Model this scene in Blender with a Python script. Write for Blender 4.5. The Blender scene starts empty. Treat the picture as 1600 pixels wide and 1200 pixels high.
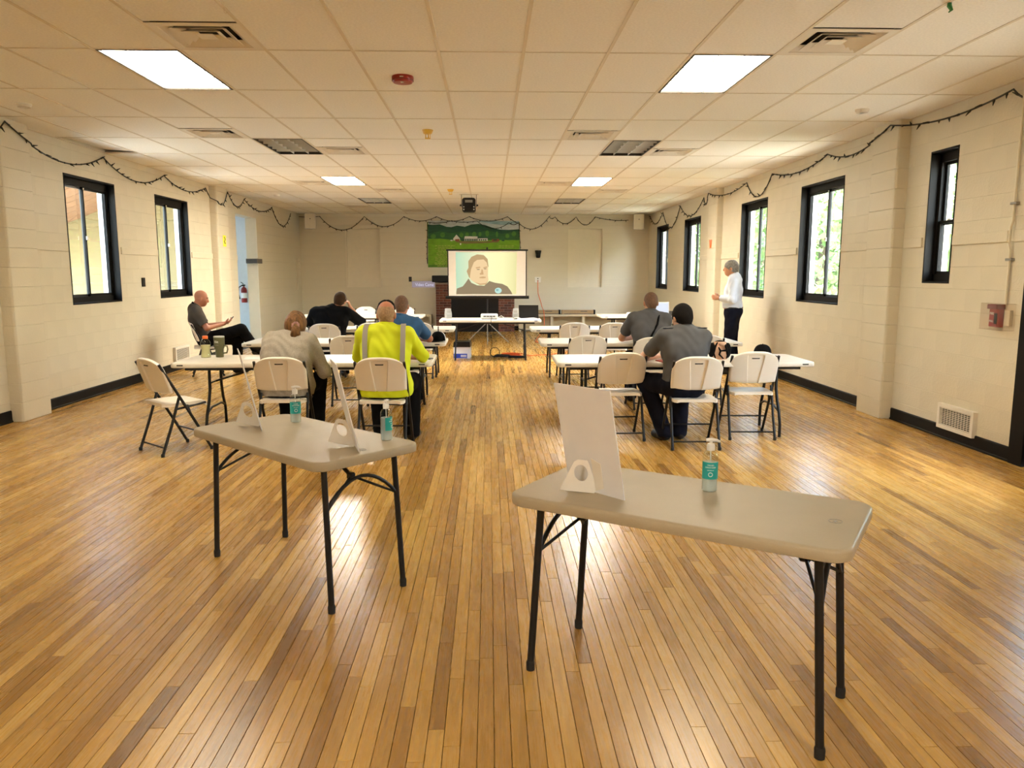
import bpy, bmesh, math, random
import numpy as np
from mathutils import Vector, Matrix, Euler

scene = bpy.context.scene
C = scene.collection
random.seed(7)
rng = np.random.default_rng(7)
R = math.radians

# ------------------------------------------------------------------ camera, sky, sun, exposure
F_PX, CAM_H = 1203.0, 1.57
cam_d = bpy.data.cameras.new('camera')
cam_d.sensor_width = 36.0
cam_d.lens = F_PX / 1600.0 * 36.0
cam_d.clip_start = 0.05
cam = bpy.data.objects.new('camera', cam_d)
C.objects.link(cam)
cam.location = (0, 0, CAM_H)
cam.rotation_euler = (math.pi / 2 - 0.14337, 0, -0.029424)
scene.camera = cam

world = bpy.data.worlds.new('daylight')
scene.world = world
world.use_nodes = True
wn = world.node_tree
wn.nodes.clear()
w_out = wn.nodes.new('ShaderNodeOutputWorld')
w_bg = wn.nodes.new('ShaderNodeBackground')
w_sky = wn.nodes.new('ShaderNodeTexSky')
w_sky.sky_type = 'NISHITA'
w_sky.sun_disc = False
w_sky.sun_elevation = R(58)
w_sky.sun_rotation = R(140)
w_sky.air_density = 1.2
w_sky.dust_density = 2.5
w_bg.inputs['Strength'].default_value = 5.0
wn.links.new(w_sky.outputs[0], w_bg.inputs['Color'])
wn.links.new(w_bg.outputs[0], w_out.inputs['Surface'])

sun_d = bpy.data.lights.new('sun', 'SUN')
sun_d.energy = 34.0
sun_d.angle = R(1.0)
sun_d.color = (1.0, 0.94, 0.82)
sun = bpy.data.objects.new('sun', sun_d)
C.objects.link(sun)
sun.rotation_euler = Vector((-0.28, 0.30, -1.0)).to_track_quat('-Z', 'Y').to_euler()

scene.view_settings.view_transform = 'Standard'
scene.view_settings.look = 'None'
scene.view_settings.gamma = 1.0
scene.view_settings.use_curve_mapping = False
EXPOSURE = 0.12
scene.view_settings.exposure = EXPOSURE
LAMP = 34.0            # radiance of the lit fluorescent diffusers

# ------------------------------------------------------------------ room measures (metres)
XL, XR, YB, YF, ZC = -5.08, 4.36, 21.2, -4.0, 3.137
GX, GY = -0.356, 5.80          # a ceiling grid crossing
TX, TY = 0.6096, 1.2192

# ------------------------------------------------------------------ pixel -> place helpers
def _cam_axes():
    p, y = 0.14337, 0.029424
    fwd = Vector((math.sin(y) * math.cos(p), math.cos(y) * math.cos(p), -math.sin(p)))
    rt = Vector((math.cos(y), -math.sin(y), 0))
    return rt, rt.cross(fwd), fwd
RT, UP, FW = _cam_axes()
def ray(px, py):
    return RT * ((px - 800) / F_PX) + UP * (-(py - 600) / F_PX) + FW
def on_x(px, py, X):
    d = ray(px, py); return d * (X / d.x) + Vector((0, 0, CAM_H))
def on_y(px, py, Y):
    d = ray(px, py); return d * (Y / d.y) + Vector((0, 0, CAM_H))
def on_z(px, py, Z):
    d = ray(px, py); return d * ((Z - CAM_H) / d.z) + Vector((0, 0, CAM_H))

# ------------------------------------------------------------------ materials
MATS = {}
def srgb(r, g, b):
    f = lambda c: (c / 255 / 12.92) if c / 255 <= 0.04045 else ((c / 255 + 0.055) / 1.055) ** 2.4
    return (f(r), f(g), f(b))
def mk(name, col, rough=0.5, metal=0.0, var=0.0, vscale=12.0, bump=0.0, bscale=120.0, coat=0.0,
       emit=None, estr=0.0, trans=0.0, ior=1.45, spec=0.5, alpha=1.0, stretch=(1, 1, 1)):
    m = bpy.data.materials.new(name); m.use_nodes = True
    nt = m.node_tree; b = nt.nodes['Principled BSDF']
    b.inputs['Base Color'].default_value = (*col, 1)
    b.inputs['Roughness'].default_value = rough
    b.inputs['Metallic'].default_value = metal
    b.inputs['Specular IOR Level'].default_value = spec
    b.inputs['Coat Weight'].default_value = coat
    b.inputs['Transmission Weight'].default_value = trans
    b.inputs['IOR'].default_value = ior
    b.inputs['Alpha'].default_value = alpha
    if emit is not None:
        b.inputs['Emission Color'].default_value = (*emit, 1)
        b.inputs['Emission Strength'].default_value = estr
    tc = nt.nodes.new('ShaderNodeTexCoord'); mp = nt.nodes.new('ShaderNodeMapping')
    mp.inputs['Scale'].default_value = stretch
    nt.links.new(tc.outputs['Object'], mp.inputs['Vector'])
    n = nt.nodes.new('ShaderNodeTexNoise'); n.inputs['Scale'].default_value = vscale; n.inputs['Detail'].default_value = 4
    nt.links.new(mp.outputs[0], n.inputs['Vector'])
    v = max(var, 0.02)
    r = nt.nodes.new('ShaderNodeValToRGB')
    r.color_ramp.elements[0].position = 0.3; r.color_ramp.elements[1].position = 0.7
    r.color_ramp.elements[0].color = (*[c * (1 - v) for c in col], 1)
    r.color_ramp.elements[1].color = (*[min(1, c * (1 + v)) for c in col], 1)
    nt.links.new(n.outputs['Fac'], r.inputs['Fac']); nt.links.new(r.outputs['Color'], b.inputs['Base Color'])
    if bump > 0:
        n2 = nt.nodes.new('ShaderNodeTexNoise'); n2.inputs['Scale'].default_value = bscale; n2.inputs['Detail'].default_value = 3
        nt.links.new(mp.outputs[0], n2.inputs['Vector'])
        bp = nt.nodes.new('ShaderNodeBump'); bp.inputs['Strength'].default_value = bump; bp.inputs['Distance'].default_value = 0.01
        nt.links.new(n2.outputs['Fac'], bp.inputs['Height']); nt.links.new(bp.outputs[0], b.inputs['Normal'])
    MATS[name] = m
    return m

def mk_glass(name, tint=(0.92, 0.96, 0.95), mix=0.12, gloss=0.02):
    m = bpy.data.materials.new(name); m.use_nodes = True
    nt = m.node_tree; nt.nodes.clear()
    o = nt.nodes.new('ShaderNodeOutputMaterial'); t = nt.nodes.new('ShaderNodeBsdfTransparent')
    g = nt.nodes.new('ShaderNodeBsdfGlossy'); mx = nt.nodes.new('ShaderNodeMixShader'); lw = nt.nodes.new('ShaderNodeLayerWeight')
    lw.inputs['Blend'].default_value = 0.5
    pw = nt.nodes.new('ShaderNodeMath'); pw.operation = 'POWER'; pw.inputs[1].default_value = 4.0
    fr = nt.nodes.new('ShaderNodeMath'); fr.operation = 'MULTIPLY_ADD'; fr.inputs[1].default_value = 0.75; fr.inputs[2].default_value = 0.03
    nt.links.new(lw.outputs['Facing'], pw.inputs[0]); nt.links.new(pw.outputs[0], fr.inputs[0])
    t.inputs['Color'].default_value = (*tint, 1); g.inputs['Roughness'].default_value = gloss
    g.inputs['Color'].default_value = (0.9, 0.9, 0.9, 1)
    nt.links.new(fr.outputs[0], mx.inputs[0]); nt.links.new(t.outputs[0], mx.inputs[1]); nt.links.new(g.outputs[0], mx.inputs[2])
    nt.links.new(mx.outputs[0], o.inputs['Surface'])
    MATS[name] = m
    return m

def mk_emit(name, col, strength):
    m = bpy.data.materials.new(name); m.use_nodes = True
    nt = m.node_tree; nt.nodes.clear()
    o = nt.nodes.new('ShaderNodeOutputMaterial'); e = nt.nodes.new('ShaderNodeEmission')
    e.inputs['Color'].default_value = (*col, 1); e.inputs['Strength'].default_value = strength
    nt.links.new(e.outputs[0], o.inputs['Surface'])
    MATS[name] = m
    return m

def mk_floor():
    m = bpy.data.materials.new('maple_floor'); m.use_nodes = True
    nt = m.node_tree; b = nt.nodes['Principled BSDF']; L = nt.links.new
    geo = nt.nodes.new('ShaderNodeNewGeometry'); at = nt.nodes.new('ShaderNodeAttribute'); at.attribute_name = 'tone'
    cmb = nt.nodes.new('ShaderNodeCombineXYZ'); mul = nt.nodes.new('ShaderNodeMath'); mul.operation = 'MULTIPLY'; mul.inputs[1].default_value = 37.0
    L(at.outputs['Fac'], mul.inputs[0]); L(mul.outputs[0], cmb.inputs['X']); L(mul.outputs[0], cmb.inputs['Z'])
    add = nt.nodes.new('ShaderNodeVectorMath'); L(geo.outputs['Position'], add.inputs[0]); L(cmb.outputs[0], add.inputs[1])
    mp = nt.nodes.new('ShaderNodeMapping'); mp.inputs['Scale'].default_value = (70, 3.0, 1); L(add.outputs[0], mp.inputs['Vector'])
    n1 = nt.nodes.new('ShaderNodeTexNoise'); n1.inputs['Scale'].default_value = 1.0; n1.inputs['Detail'].default_value = 5; n1.inputs['Roughness'].default_value = 0.65
    L(mp.outputs[0], n1.inputs['Vector'])
    ramp = nt.nodes.new('ShaderNodeValToRGB'); cr = ramp.color_ramp
    cr.elements[0].position = 0.0; cr.elements[0].color = (0.222, 0.108, 0.022, 1)
    cr.elements[1].position = 1.0; cr.elements[1].color = (0.62, 0.385, 0.106, 1)
    e = cr.elements.new(0.25); e.color = (0.355, 0.182, 0.037, 1)
    e = cr.elements.new(0.6); e.color = (0.50, 0.282, 0.063, 1)
    L(at.outputs['Fac'], ramp.inputs['Fac'])
    gr = nt.nodes.new('ShaderNodeValToRGB'); gr.color_ramp.elements[0].position = 0.25; gr.color_ramp.elements[0].color = (0.73, 0.71, 0.68, 1)
    gr.color_ramp.elements[1].position = 0.68; gr.color_ramp.elements[1].color = (1.06, 1.06, 1.04, 1)
    L(n1.outputs['Fac'], gr.inputs['Fac'])
    mx = nt.nodes.new('ShaderNodeMix'); mx.data_type = 'RGBA'; mx.blend_type = 'MULTIPLY'; mx.inputs[0].default_value = 0.85
    L(ramp.outputs[0], mx.inputs[6]); L(gr.outputs[0], mx.inputs[7])
    # fine scuffs and dirt
    n2 = nt.nodes.new('ShaderNodeTexNoise'); n2.inputs['Scale'].default_value = 16.0; n2.inputs['Detail'].default_value = 2
    mp2 = nt.nodes.new('ShaderNodeMapping'); mp2.inputs['Scale'].default_value = (1.0, 0.6, 1); L(add.outputs[0], mp2.inputs['Vector']); L(mp2.outputs[0], n2.inputs['Vector'])
    wr = nt.nodes.new('ShaderNodeValToRGB'); wr.color_ramp.elements[0].position = 0.32; wr.color_ramp.elements[0].color = (0.80, 0.77, 0.74, 1)
    wr.color_ramp.elements[1].position = 0.60; wr.color_ramp.elements[1].color = (1.03, 1.03, 1.03, 1)
    L(n2.outputs['Fac'], wr.inputs['Fac'])
    mx2 = nt.nodes.new('ShaderNodeMix'); mx2.data_type = 'RGBA'; mx2.blend_type = 'MULTIPLY'; mx2.inputs[0].default_value = 0.22
    L(mx.outputs[2], mx2.inputs[6]); L(wr.outputs[0], mx2.inputs[7])
    L(mx2.outputs[2], b.inputs['Base Color'])
    rr = nt.nodes.new('ShaderNodeMapRange'); rr.inputs['From Min'].default_value = 0.3; rr.inputs['From Max'].default_value = 0.7
    rr.inputs['To Min'].default_value = 0.29; rr.inputs['To Max'].default_value = 0.26
    L(n1.outputs['Fac'], rr.inputs['Value']); L(rr.outputs[0], b.inputs['Roughness'])
    b.inputs['Specular IOR Level'].default_value = 0.5
    bp = nt.nodes.new('ShaderNodeBump'); bp.inputs['Strength'].default_value = 0.12; bp.inputs['Distance'].default_value = 0.004
    L(n1.outputs['Fac'], bp.inputs['Height']); L(bp.outputs[0], b.inputs['Normal'])
    MATS['maple_floor'] = m
    return m

mk_floor()
mk('subfloor', (0.03, 0.018, 0.008), 0.8)
mk('wall_paint', (0.668, 0.605, 0.468), 0.42, var=0.03, vscale=1.2, bump=0.25, bscale=55)
mk('wall_joint', (0.60, 0.54, 0.41), 0.5)
mk('niche_paint', (0.745, 0.675, 0.53), 0.5, var=0.02)
mk('hall_blue_tint', (0.62, 0.66, 0.70), 0.5, var=0.03)  # blue cast of the daylight put into the hall wall colour
mk('ceiling_tile', (0.92, 0.88, 0.81), 0.9, var=0.05, vscale=60, bump=0.55, bscale=260)
mk('ceiling_grid', (0.70, 0.61, 0.48), 0.45)
mk('plenum', (0.10, 0.08, 0.06), 0.9)
mk('black_trim', (0.008, 0.007, 0.006), 0.55, spec=0.15)
mk('black_paint', (0.010, 0.009, 0.009), 0.42, spec=0.2)
mk('black_metal', (0.010, 0.010, 0.011), 0.38, spec=0.4)
mk('grey_metal', (0.30, 0.29, 0.27), 0.4, metal=0.6)
mk('rubber', (0.012, 0.012, 0.012), 0.7)
mk('white_plastic', (0.74, 0.685, 0.59), 0.38, var=0.02, vscale=5, bump=0.06, bscale=300)
mk('chair_plastic', (0.83, 0.765, 0.66), 0.36, var=0.02, vscale=5)
mk('chair_seat_dark', (0.30, 0.25, 0.18), 0.5)
mk('beige_plastic', (0.415, 0.34, 0.22), 0.42, var=0.04, vscale=6, bump=0.12, bscale=240)
mk('slot_dark', (0.03, 0.022, 0.015), 0.6)
mk('white_board', (0.87, 0.86, 0.87), 0.55)
mk('board_edge', (0.86, 0.80, 0.70), 0.6)
mk('grey_card', (0.66, 0.60, 0.51), 0.8)
mk('vent_metal', (0.74, 0.67, 0.57), 0.45)
mk('grille_white', (0.78, 0.73, 0.64), 0.45)
mk('fixture_off', (0.42, 0.40, 0.36), 0.45)
mk('fixture_frame', (0.02, 0.015, 0.012), 0.5)
mk('fixture_cell', (0.62, 0.60, 0.55), 0.4)
mk('lens_rib', (0.35, 0.32, 0.24), 0.5)
mk('duct_dark', (0.05, 0.042, 0.034), 0.9)
mk_emit('lamp_diffuser', (1.0, 0.89, 0.68), LAMP)
mk_emit('lamp_diffuser_far_boost', (1.0, 0.93, 0.79), LAMP * 3.6)  # third row raised above the near panels to brighten the end wall
mk_emit('lamp_diffuser_rear_boost', (1.0, 0.95, 0.84), LAMP * 2.0)  # row behind the viewer raised to brighten surfaces facing the camera
mk_glass('window_glass')
mk_glass('clear_plastic', tint=(0.90, 0.93, 0.93))
mk_glass('clear_cover', tint=(0.97, 0.95, 0.93), gloss=0.08)
mk('alum', (0.55, 0.56, 0.57), 0.35, metal=0.8)
mk('dark_alum', (0.03, 0.03, 0.03), 0.3, metal=0.3)
mk('white_enamel', (0.82, 0.80, 0.76), 0.35)
mk('grey_plastic', (0.33, 0.32, 0.31), 0.45)
mk('dark_grey', (0.06, 0.06, 0.06), 0.5)
mk('brick', (0.135, 0.042, 0.026), 0.85, var=0.30, vscale=9, bump=0.5, bscale=60)
mk('brick_dark', (0.075, 0.026, 0.020), 0.85, var=0.30, vscale=9, bump=0.5, bscale=60)
mk('mortar', (0.26, 0.19, 0.15), 0.95, bump=0.5, bscale=90)
mk('matt_black', (0.006, 0.005, 0.005), 0.9)  # flat black for the firebox and the grille backing
mk('bench_wood', (0.60, 0.50, 0.33), 0.55, var=0.08, vscale=4, stretch=(1, 8, 8))
mk('cardboard', (0.36, 0.24, 0.125), 0.8, var=0.06)
mk('red_plastic', (0.30, 0.020, 0.014), 0.35)
mk('dark_red', (0.16, 0.012, 0.010), 0.4)
mk('yellow_plastic', (0.72, 0.44, 0.05), 0.4)
mk('yellow_card', (0.80, 0.78, 0.05), 0.6)
mk('green_plastic', (0.02, 0.22, 0.06), 0.4)
mk('orange_cord', (0.80, 0.13, 0.03), 0.5)
mk('beige_cord', (0.45, 0.27, 0.17), 0.5)
mk('white_cord', (0.75, 0.72, 0.66), 0.5)
mk('teal_label', (0.015, 0.36, 0.34), 0.45)
mk('white_print', (0.85, 0.88, 0.86), 0.5)
mk('gel', (0.74, 0.84, 0.82), 0.2, alpha=0.42)
mk('lemon_drink', (0.78, 0.72, 0.36), 0.2, alpha=0.8)
mk('orange_cap', (0.85, 0.17, 0.03), 0.4)
mk('olive', (0.10, 0.098, 0.042), 0.4)
mk('pale_metal', (0.60, 0.62, 0.58), 0.3, metal=0.5)
mk('screen_white', (0.64, 0.58, 0.52), 0.8)
mk('paper', (0.86, 0.85, 0.83), 0.8)
mk('box_blue', (0.010, 0.045, 0.42), 0.5)
mk('box_white', (0.74, 0.74, 0.78), 0.6)
mk('wire_green', (0.016, 0.016, 0.010), 0.5)
mk('bulb', (0.10, 0.085, 0.06), 0.2, spec=0.8)
# people
mk('skin_tan', (0.50, 0.225, 0.120), 0.5, var=0.07, vscale=14)
mk('skin_red', (0.44, 0.175, 0.095), 0.5, var=0.08, vscale=14)
mk('skin_light', (0.58, 0.31, 0.19), 0.5, var=0.06, vscale=14)
mk('eye_dark', (0.02, 0.015, 0.012), 0.2)
mk('polo_grey', (0.070, 0.060, 0.050), 0.9, spec=0.12, var=0.12, vscale=8, bump=0.3, bscale=350)
mk('fabric_black', (0.0060, 0.0055, 0.0058), 0.9, spec=0.08, var=0.2, bump=0.2, bscale=300)
mk('fabric_navy', (0.010, 0.0105, 0.018), 0.9, spec=0.08, var=0.2, bump=0.2, bscale=300)
mk('heather', (0.35, 0.31, 0.255), 0.92, var=0.12, vscale=90, bump=0.3, bscale=350)
mk('hi_vis', (0.66, 0.74, 0.010), 0.75, var=0.06, vscale=7, bump=0.2, bscale=260)
mk('reflective', (0.32, 0.29, 0.25), 0.45)
mk('shirt_blue', (0.030, 0.105, 0.245), 0.85, var=0.12, vscale=8, bump=0.25, bscale=300)
mk('uniform_grey', (0.098, 0.096, 0.098), 0.9, spec=0.12, var=0.10, vscale=8, bump=0.25, bscale=300)
mk('shirt_pale', (0.66, 0.69, 0.76), 0.8, var=0.05, vscale=8, bump=0.25, bscale=250)
mk('hair_black', (0.008, 0.0065, 0.006), 0.85, spec=0.12, var=0.3, bump=0.6, bscale=160, stretch=(1, 1, 0.25))
mk('hair_brown', (0.045, 0.023, 0.012), 0.85, spec=0.15, var=0.3, bump=0.6, bscale=160, stretch=(1, 1, 0.25))
mk('hair_buzz', (0.135, 0.066, 0.034), 0.7, var=0.25, vscale=60, bump=0.4, bscale=300)
mk('hair_fringe', (0.33, 0.20, 0.10), 0.7, var=0.25, vscale=60, bump=0.4, bscale=300)
mk('hair_honey', (0.165, 0.078, 0.026), 0.6, var=0.55, vscale=45, bump=1.0, bscale=90, spec=0.3, stretch=(1, 1, 0.15))
mk('hair_grey', (0.20, 0.175, 0.14), 0.6, var=0.35, vscale=50, bump=0.6, bscale=160)
mk('shoe_black', (0.008, 0.008, 0.008), 0.35)
mk('scrunchie', (0.34, 0.18, 0.16), 0.8, var=0.3, vscale=30)
# outdoors
mk('siding', (0.19, 0.150, 0.068), 0.7, var=0.04)
mk('soffit', (0.24, 0.125, 0.065), 0.75, var=0.15, vscale=3, stretch=(0.3, 6, 6))
mk('bounce_ground', (0.52, 0.48, 0.40), 0.9, var=0.2, vscale=3)  # unseen ground, kept pale so daylight bounces up to the ceiling
mk('bark', (0.10, 0.07, 0.045), 0.9, var=0.3, bump=0.6, bscale=20)
mk('leaf', (0.20, 0.30, 0.10), 0.6, var=0.35, vscale=1.5)
mk('leaf_light', (0.31, 0.38, 0.16), 0.6, var=0.35, vscale=1.5)

# ------------------------------------------------------------------ mesh helpers
class MB:
    def __init__(s):
        s.v = []; s.f = []
    def add(s, vs, fs):
        o = len(s.v); s.v += [tuple(v) for v in vs]; s.f += [tuple(i + o for i in f) for f in fs]; return s
    def box(s, c, d, rot=None, bev=0.0):
        hx, hy, hz = d[0] / 2, d[1] / 2, d[2] / 2
        M = rot if rot is not None else Matrix.Identity(3)
        c = Vector(c)
        if bev <= 0:
            P = [Vector((x * hx, y * hy, z * hz)) for x in (-1, 1) for y in (-1, 1) for z in (-1, 1)]
            s.add([M @ p + c for p in P], [(0, 1, 3, 2), (4, 6, 7, 5), (0, 4, 5, 1), (2, 3, 7, 6), (0, 2, 6, 4), (1, 5, 7, 3)])
            return s
        b = min(bev, hx * 0.98, hy * 0.98, hz * 0.98)
        vs = []; idx = {}
        for x in (-1, 1):
            for y in (-1, 1):
                for z in (-1, 1):
                    for k, q in enumerate(((x * hx, y * (hy - b), z * (hz - b)), (x * (hx - b), y * hy, z * (hz - b)), (x * (hx - b), y * (hy - b), z * hz))):
                        idx[(x, y, z, k)] = len(vs); vs.append(M @ Vector(q) + c)
        fs = []
        cyc = ((-1, -1), (1, -1), (1, 1), (-1, 1))
        for sg in (-1, 1):
            fs.append(tuple(idx[(sg, a, b2, 0)] for a, b2 in cyc))
            fs.append(tuple(idx[(a, sg, b2, 1)] for a, b2 in cyc))
            fs.append(tuple(idx[(a, b2, sg, 2)] for a, b2 in cyc))
        for a in (-1, 1):
            for b2 in (-1, 1):
                fs.append((idx[(a, b2, -1, 0)], idx[(a, b2, 1, 0)], idx[(a, b2, 1, 1)], idx[(a, b2, -1, 1)]))
                fs.append((idx[(a, -1, b2, 0)], idx[(a, 1, b2, 0)], idx[(a, 1, b2, 2)], idx[(a, -1, b2, 2)]))
                fs.append((idx[(-1, a, b2, 1)], idx[(1, a, b2, 1)], idx[(1, a, b2, 2)], idx[(-1, a, b2, 2)]))
                for z in (-1, 1):
                    fs.append((idx[(a, b2, z, 0)], idx[(a, b2, z, 1)], idx[(a, b2, z, 2)]))
        return s.add(vs, fs)
    def mm(s, lo, hi, bev=0.0):
        return s.box([(a + b) / 2 for a, b in zip(lo, hi)], [abs(b - a) for a, b in zip(lo, hi)], bev=bev)
    def tube(s, path, r, seg=8, closed=False, cap=True):
        P = [Vector(p) for p in path]; n = len(P)
        rr = list(r) if isinstance(r, (list, tuple)) else [r] * n
        T = []
        for i in range(n):
            a = P[(i - 1) % n] if (closed or i > 0) else P[i]
            b = P[(i + 1) % n] if (closed or i < n - 1) else P[i]
            t = (b - a); T.append(t.normalized() if t.length > 1e-9 else Vector((0, 0, 1)))
        up = Vector((0, 0, 1)) if abs(T[0].z) < 0.9 else Vector((1, 0, 0))
        N = (up - T[0] * up.dot(T[0])).normalized()
        vs = []
        for i in range(n):
            N = N - T[i] * N.dot(T[i])
            N = N.normalized() if N.length > 1e-6 else T[i].orthogonal().normalized()
            B = T[i].cross(N)
            for k in range(seg):
                a = 2 * math.pi * k / seg
                vs.append(P[i] + (N * math.cos(a) + B * math.sin(a)) * rr[i])
        fs = []
        m = n if closed else n - 1
        for i in range(m):
            j = (i + 1) % n
            for k in range(seg):
                fs.append((i * seg + k, i * seg + (k + 1) % seg, j * seg + (k + 1) % seg, j * seg + k))
        if cap and not closed:
            fs.append(tuple(range(seg))[::-1]); fs.append(tuple((n - 1) * seg + k for k in range(seg)))
        return s.add(vs, fs)
    def lathe(s, prof, seg=20, c=(0, 0, 0), rot=None, close=True):
        c = Vector(c); M = rot if rot is not None else Matrix.Identity(3)
        vs = []; n = len(prof)
        for r, z in prof:
            for k in range(seg):
                a = 2 * math.pi * k / seg
                vs.append(M @ Vector((r * math.cos(a), r * math.sin(a), z)) + c)
        fs = [(i * seg + k, i * seg + (k + 1) % seg, (i + 1) * seg + (k + 1) % seg, (i + 1) * seg + k) for i in range(n - 1) for k in range(seg)]
        if close:
            fs.append(tuple(range(seg))[::-1]); fs.append(tuple((n - 1) * seg + k for k in range(seg)))
        return s.add(vs, fs)
    def prism(s, poly, h, M=None):
        """polygon in local xy, extruded along local z by h, mapped by 4x4 M"""
        M = M or Matrix.Identity(4); n = len(poly)
        vs = [M @ Vector((x, y, 0)) for x, y in poly] + [M @ Vector((x, y, h)) for x, y in poly]
        fs = [tuple(range(n))[::-1], tuple(range(n, 2 * n))] + [(i, (i + 1) % n, n + (i + 1) % n, n + i) for i in range(n)]
        return s.add(vs, fs)
    def rings(s, rings, cap=True):
        n = len(rings[0]); vs = [p for r in rings for p in r]; fs = []
        for i in range(len(rings) - 1):
            for k in range(n):
                fs.append((i * n + k, i * n + (k + 1) % n, (i + 1) * n + (k + 1) % n, (i + 1) * n + k))
        if cap:
            fs.append(tuple(range(n))[::-1]); fs.append(tuple((len(rings) - 1) * n + k for k in range(n)))
        return s.add(vs, fs)
    def ball(s, c, r, seg=10, rot=None):
        rx, ry, rz = r if isinstance(r, (tuple, list)) else (r, r, r)
        c = Vector(c); M = rot if rot is not None else Matrix.Identity(3)
        rg = []
        for i in range(1, seg):
            t = math.pi * i / seg
            rg.append([M @ Vector((rx * math.sin(t) * math.cos(a), ry * math.sin(t) * math.sin(a), -rz * math.cos(t))) + c
                       for a in (2 * math.pi * k / (2 * seg) for k in range(2 * seg))])
        return s.rings(rg)
    def mesh(s, name, mat, smooth=None, recalc=True):
        me = bpy.data.meshes.new(name); me.from_pydata(s.v, [], s.f)
        if recalc:
            bm = bmesh.new(); bm.from_mesh(me); bmesh.ops.recalc_face_normals(bm, faces=bm.faces); bm.to_mesh(me); bm.free()
        if mat: me.materials.append(MATS[mat])
        if smooth is not None:
            me.polygons.foreach_set('use_smooth', [True] * len(me.polygons))
            if smooth < 179: me.set_sharp_from_angle(angle=R(smooth))
        me.update()
        return me
    def build(s, name, mat, parent=None, loc=None, rot=None, smooth=None, recalc=True):
        return put(name, s.mesh(name, mat, smooth, recalc), parent, loc, rot)

def put(name, me, parent=None, loc=None, rot=None):
    o = bpy.data.objects.new(name, me); C.objects.link(o)
    if loc is not None: o.location = loc
    if rot is not None: o.rotation_euler = rot
    if parent is not None: o.parent = parent
    return o
def tag(o, label=None, cat=None, group=None, kind=None):
    if label: o['label'] = label
    if cat: o['category'] = cat
    if group: o['group'] = group
    if kind: o['kind'] = kind
    return o
def thing(name, label, cat, loc=(0, 0, 0), rotz=0.0, group=None, rot=None):
    o = bpy.data.objects.new(name, None); C.objects.link(o); o.empty_display_size = 0.1
    o.location = loc; o.rotation_euler = rot if rot is not None else (0, 0, rotz)
    return tag(o, label, cat, group)
def copy_tree(src, label, loc, rotz, group=None):
    r = src.copy(); C.objects.link(r); r.location = loc; r.rotation_euler = (0, 0, rotz); r['label'] = label
    if group: r['group'] = group
    for ch in src.children:
        c = ch.copy(); C.objects.link(c); c.parent = r
        for g in ch.children:
            d = g.copy(); C.objects.link(d); d.parent = c
    return r
def structure(name, label=None, loc=(0, 0, 0)):
    o = bpy.data.objects.new(name, None); C.objects.link(o); o.location = loc; o['kind'] = 'structure'
    if label: o['label'] = label
    return o
def text_mesh(body, size, mat, depth=0.0006, align='CENTER', width=None, bend=None):
    cu = bpy.data.curves.new('lettering', 'FONT'); cu.body = body; cu.size = size; cu.extrude = depth
    cu.align_x = align; cu.align_y = 'CENTER'; cu.resolution_u = 3
    o = bpy.data.objects.new('lettering', cu); C.objects.link(o)
    dg = bpy.context.evaluated_depsgraph_get()
    me = bpy.data.meshes.new_from_object(o.evaluated_get(dg))
    bpy.data.objects.remove(o); bpy.data.curves.remove(cu)
    if width:
        xs = [v.co.x for v in me.vertices]; k = width / max(1e-6, (max(xs) - min(xs)))
        for v in me.vertices: v.co.x *= k
    if bend:                                    # wrap round a vertical cylinder of radius bend, text upright on +z, facing -y
        for v in me.vertices:
            a = v.co.x / bend; z = v.co.y; rr = bend + v.co.z
            v.co = Vector((rr * math.sin(a), -rr * math.cos(a), z))
    me.materials.clear(); me.materials.append(MATS[mat])
    return me
# ================================================================== FLOOR
floor = MB().mm((XL - 0.25, YF - 0.25, -0.12), (XR + 0.25, YB + 0.25, -0.012)).build('floor', 'subfloor')
tag(floor, 'worn narrow-strip golden maple floor', kind='structure')
def plank_geo(x0, x1, y0, y1):
    c = 0.0011; z = 0.0; zb = -0.012
    vs = [(x0 + c, y0 + c, z), (x1 - c, y0 + c, z), (x1 - c, y1 - c, z), (x0 + c, y1 - c, z),
          (x0, y0, -0.0022), (x1, y0, -0.0022), (x1, y1, -0.0022), (x0, y1, -0.0022),
          (x0, y0, zb), (x1, y0, zb), (x1, y1, zb), (x0, y1, zb)]
    fs = [(0, 1, 2, 3)]
    for i in range(4):
        j = (i + 1) % 4
        fs.append((4 + i, 4 + j, j, i)); fs.append((8 + i, 8 + j, 4 + j, 4 + i))
    return vs, fs
SW = 0.0572; GAP = 0.0013
planks = []
n_strip = int(math.ceil((XR - XL) / SW))
for i in range(n_strip):
    x0 = XL + i * SW; x1 = min(XR, x0 + SW)
    y = YF - random.random() * 1.2
    bias = random.gauss(0, 0.06)
    while y < YB:
        ln = random.choice((0.45, 0.6, 0.8, 1.0, 1.25, 1.6, 2.0)) * random.uniform(0.85, 1.15)
        a, b = max(y, YF), min(y + ln, YB)
        if b - a > 0.05:
            t = min(1, max(0, random.gauss(0.55, 0.20) + bias - (0.28 if random.random() < 0.06 else 0)))
            planks.append((x0 + GAP / 2, x1 - GAP / 2, a + GAP / 2, b - GAP / 2, t))
        y += ln
def plank_score(p):
    y0 = max(p[2], 2.0)
    if p[3] < 2.2: return 0
    ym = (y0 + p[3]) / 2; xm = (p[0] + p[1]) / 2
    if abs(xm + 0.03 * ym) > ym * 0.70 + 0.1: return 0
    return (p[3] - y0) / ym ** 3
order = sorted(range(len(planks)), key=lambda i: -plank_score(planks[i]))
single = set(order[:300])
rest_v, rest_f, rest_t = [], [], []
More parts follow.
